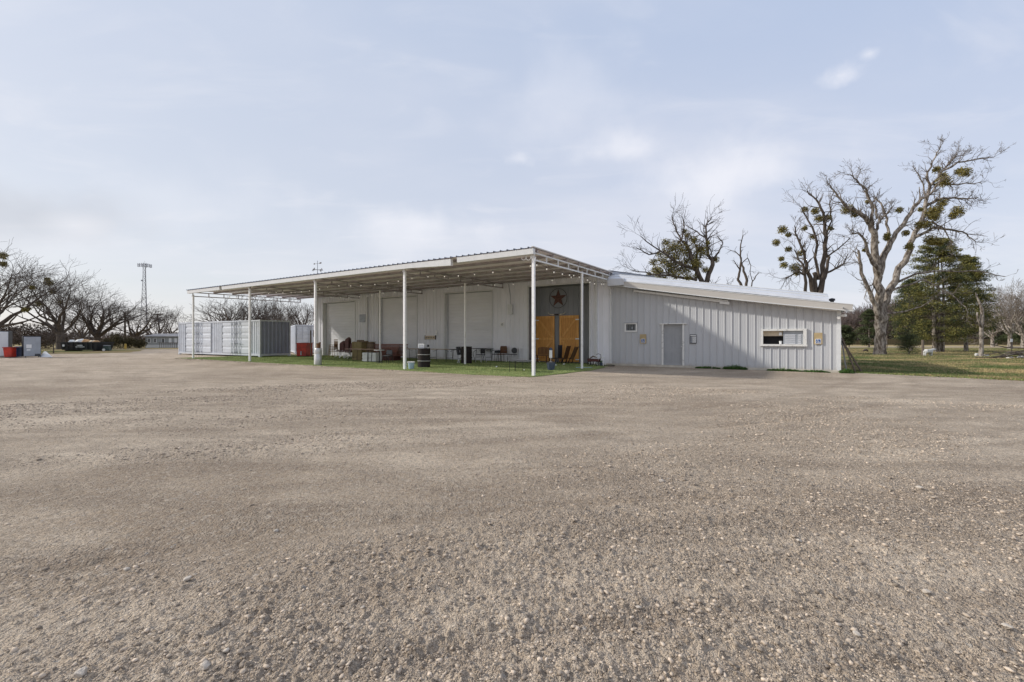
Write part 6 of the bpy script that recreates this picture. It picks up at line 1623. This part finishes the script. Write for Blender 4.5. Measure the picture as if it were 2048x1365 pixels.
# black roll-off dumpster with rubbish
Yd = 50; t = thing('dumpster','long black roll-off dumpster heaped with rubbish under the left trees','dumpster', D(175,Yd), R(-3)); L_ = 2.1
m = MB(); h = .92
m.hexa([(-L_+.1,-.9,.12),(L_-.15,-.9,.12),(L_-.15,.9,.12),(-L_+.1,.9,.12)],[(-L_,-1.0,h),(L_,-1.0,h),(L_,1.0,h),(-L_,1.0,h)]); body = m.build('body', M['black'], t)
for x0,x1,y0,y1 in ((-L_-.05,L_+.05,-1.07,-.98),(-L_-.05,L_+.05,.98,1.07),(-L_-.05,-L_+.05,-.98,.98),(L_-.05,L_+.05,-.98,.98)): m = MB(); m.box(x0,x1,y0,y1,h-.01,h+.07); m.build('rim', M['black'], t)
for k in range(7): m = MB(); x = -L_+.3+k*.56; m.box(x,x+.07,-1.06,-.98,.15,h-.02); m.build('rib', M['black'], t)
m = MB(); rs_ = random.Random(2); x = -.25
while x < .75: w = rs_.uniform(.05,.09); m.box(x,x+w,-1.072,-1.062,.42,.50); x += w+.03
m.box(-.1,.55,-1.072,-1.062,.60,.67); m.build('lettering', M['paper'], t)
m = MB(); m.lathe([(.02,-.0),(.16,.0)],14); m = MB(); m.tube([(-1.62,-1.08,.62),(-1.62,-1.10,.62)],[.14,.14],14); m.build('round_label', M['paper'], t)
for x in (-1.6,1.6): m = MB(); m.tube([(x,-.9,.1),(x,.9,.1)],.1,10); m.build('roller', M['darkiron'], t)
junk = [(-1.55,.30,.20,'paper','white bucket standing at the left end of the rubbish heap'),(-.55,.70,.30,'paper','large white sack on the dumpster heap'),(.05,.42,.22,'cardboard','tan carton at the centre of the dumpster heap'),(.42,.40,.25,'cardboard','brown torn carton right of the centre of the heap'),(.85,.55,.2,'tan','tan flattened box near the right end of the heap'),(1.25,.4,.16,'cardboard','small brown scrap carton at the right end of the heap'),(-1.05,.5,.14,'lid','grey plastic sheet crumpled on the left of the heap')]
for k,(x,w,hh,mt,lb) in enumerate(junk):
    V, Fc = ico(); rs = np.random.RandomState(k+5); V = V*(1+rs.uniform(-.3,.3,(12,1)))*np.array([w*.68,.45,hh*1.35])
    o = mesh_np('rubbish', V, Fc, M[mt]); o.location = D(175,Yd)+Vector((x,-.2,h+.07)); tag(o, lb, 'rubbish', 'rubbish heaped in the black dumpster')
t = thing('wheelie_bin','tipped dark green bin at the right end of the dumpster','bin', D(213,49.5), R(20))
m = MB(); m.hexa([(-.3,-.3,.05),(.35,-.3,.05),(.35,.3,.05),(-.3,.3,.05)],[(-.18,-.22,.55),(.25,-.22,.62),(.25,.22,.62),(-.18,.22,.55)]); m.build('body', M['green'], t)
m = MB(); m.tube([(-.1,-.33,.14),(-.1,-.37,.14)],[.13,.13],14); m.build('wheel', M['silver'], t)
m = MB(); m.box(-.2,.27,-.25,.25,.58,.63); m.build('lid', M['lid'], t)
# cabinets on the far left
def cabinet(px, Y, wpx, yt, dep, rz, name, label, front, side, zb=.08):
    t = thing(name, label, 'cabinet', D(px,Y), rz); w = wpx/F*Y/2; h = ZZ(yt,Y)
    m = MB(); m.box(-w,w,.0,dep,zb,h); m.build('body', side, t, bevel=.01)
    m = MB(); m.box(-w+.03,w-.03,-.03,-.001,zb+.04,h-.06); m.build('front_panel', front, t, bevel=.006)
    return t, w, h
t, w, h = cabinet(-2,32.6,27,662,1.0,R(38),'tall_cabinet','tall white cabinet with black edges cut by the left edge',M['fridgew'],M['black'])
m = MB(); m.box(-w-.1,w+.25,-.15,1.1,0,.08); m.build('plinth', M['slab'], t)
t, w, h = cabinet(64.5,33.0,25,672.5,.5,R(56),'old_fridge','grey back of an old fridge with a white label on the gravel edge',M['fridge'],M['black'],.06)
m = MB(); m.box(-w+.15,-w+.42,-.036,-.031,.68,.95); m.build('label_sheet', M['paper'], t); m = MB(); m.box(-w+.17,-w+.36,-.036,-.031,.50,.60); m.build('label_sheet', M['paper'], t)
m = MB(); m.box(w-.33,w-.05,-.045,-.031,.10,.26); m.build('vent_plate', M['charcoal'], t)
for x in (-w+.1,w-.14): m = MB(); m.tube([(x,.06,.03),(x+.05,.06,.03)],.03,8); m.build('foot', M['black'], t)
def binbox(px, Y, wpx, yt, mt, label, lid=None, round_=False):
    t = thing('storage_bin', label, 'bin', D(px,Y), R(10)); w = wpx/F*Y/2; h = ZZ(yt,Y); m = MB()
    m.hexa([(-w*.85,-.22,.04),(w*.85,-.22,.04),(w*.85,.22,.04),(-w*.85,.22,.04)],[(-w,-.28,h-.05),(w,-.28,h-.05),(w,.28,h-.05),(-w,.28,h-.05)]); m.build('body', M[mt], t, bevel=.05 if round_ else .015)
    m = MB(); m.box(-w-.02,w+.02,-.30,.30,h-.05,h); m.build('lid', M[lid or mt], t, bevel=.01)
binbox(21,32.4,15,694.5,'red','red rounded bin right of the tall white cabinet',None,True); binbox(34,32.8,10,695,'blue','dark blue bin between the red and the grey bins'); binbox(42,33.2,9,693,'greybin','grey-blue bin touching the old fridge','lid')
m = MB(); m.hexa([(-.35,0,.0),(.55,.05,.0),(.55,.08,.0),(-.35,.03,.0)],[(-.35,.35,.42),(-.25,.35,.42),(-.25,.38,.42),(-.35,.38,.42)])
o = m.build('white_board', M['paper'], loc=D(88,33.4)); tag(o, 'white triangular board leaning low at the right side of the old fridge', 'board')
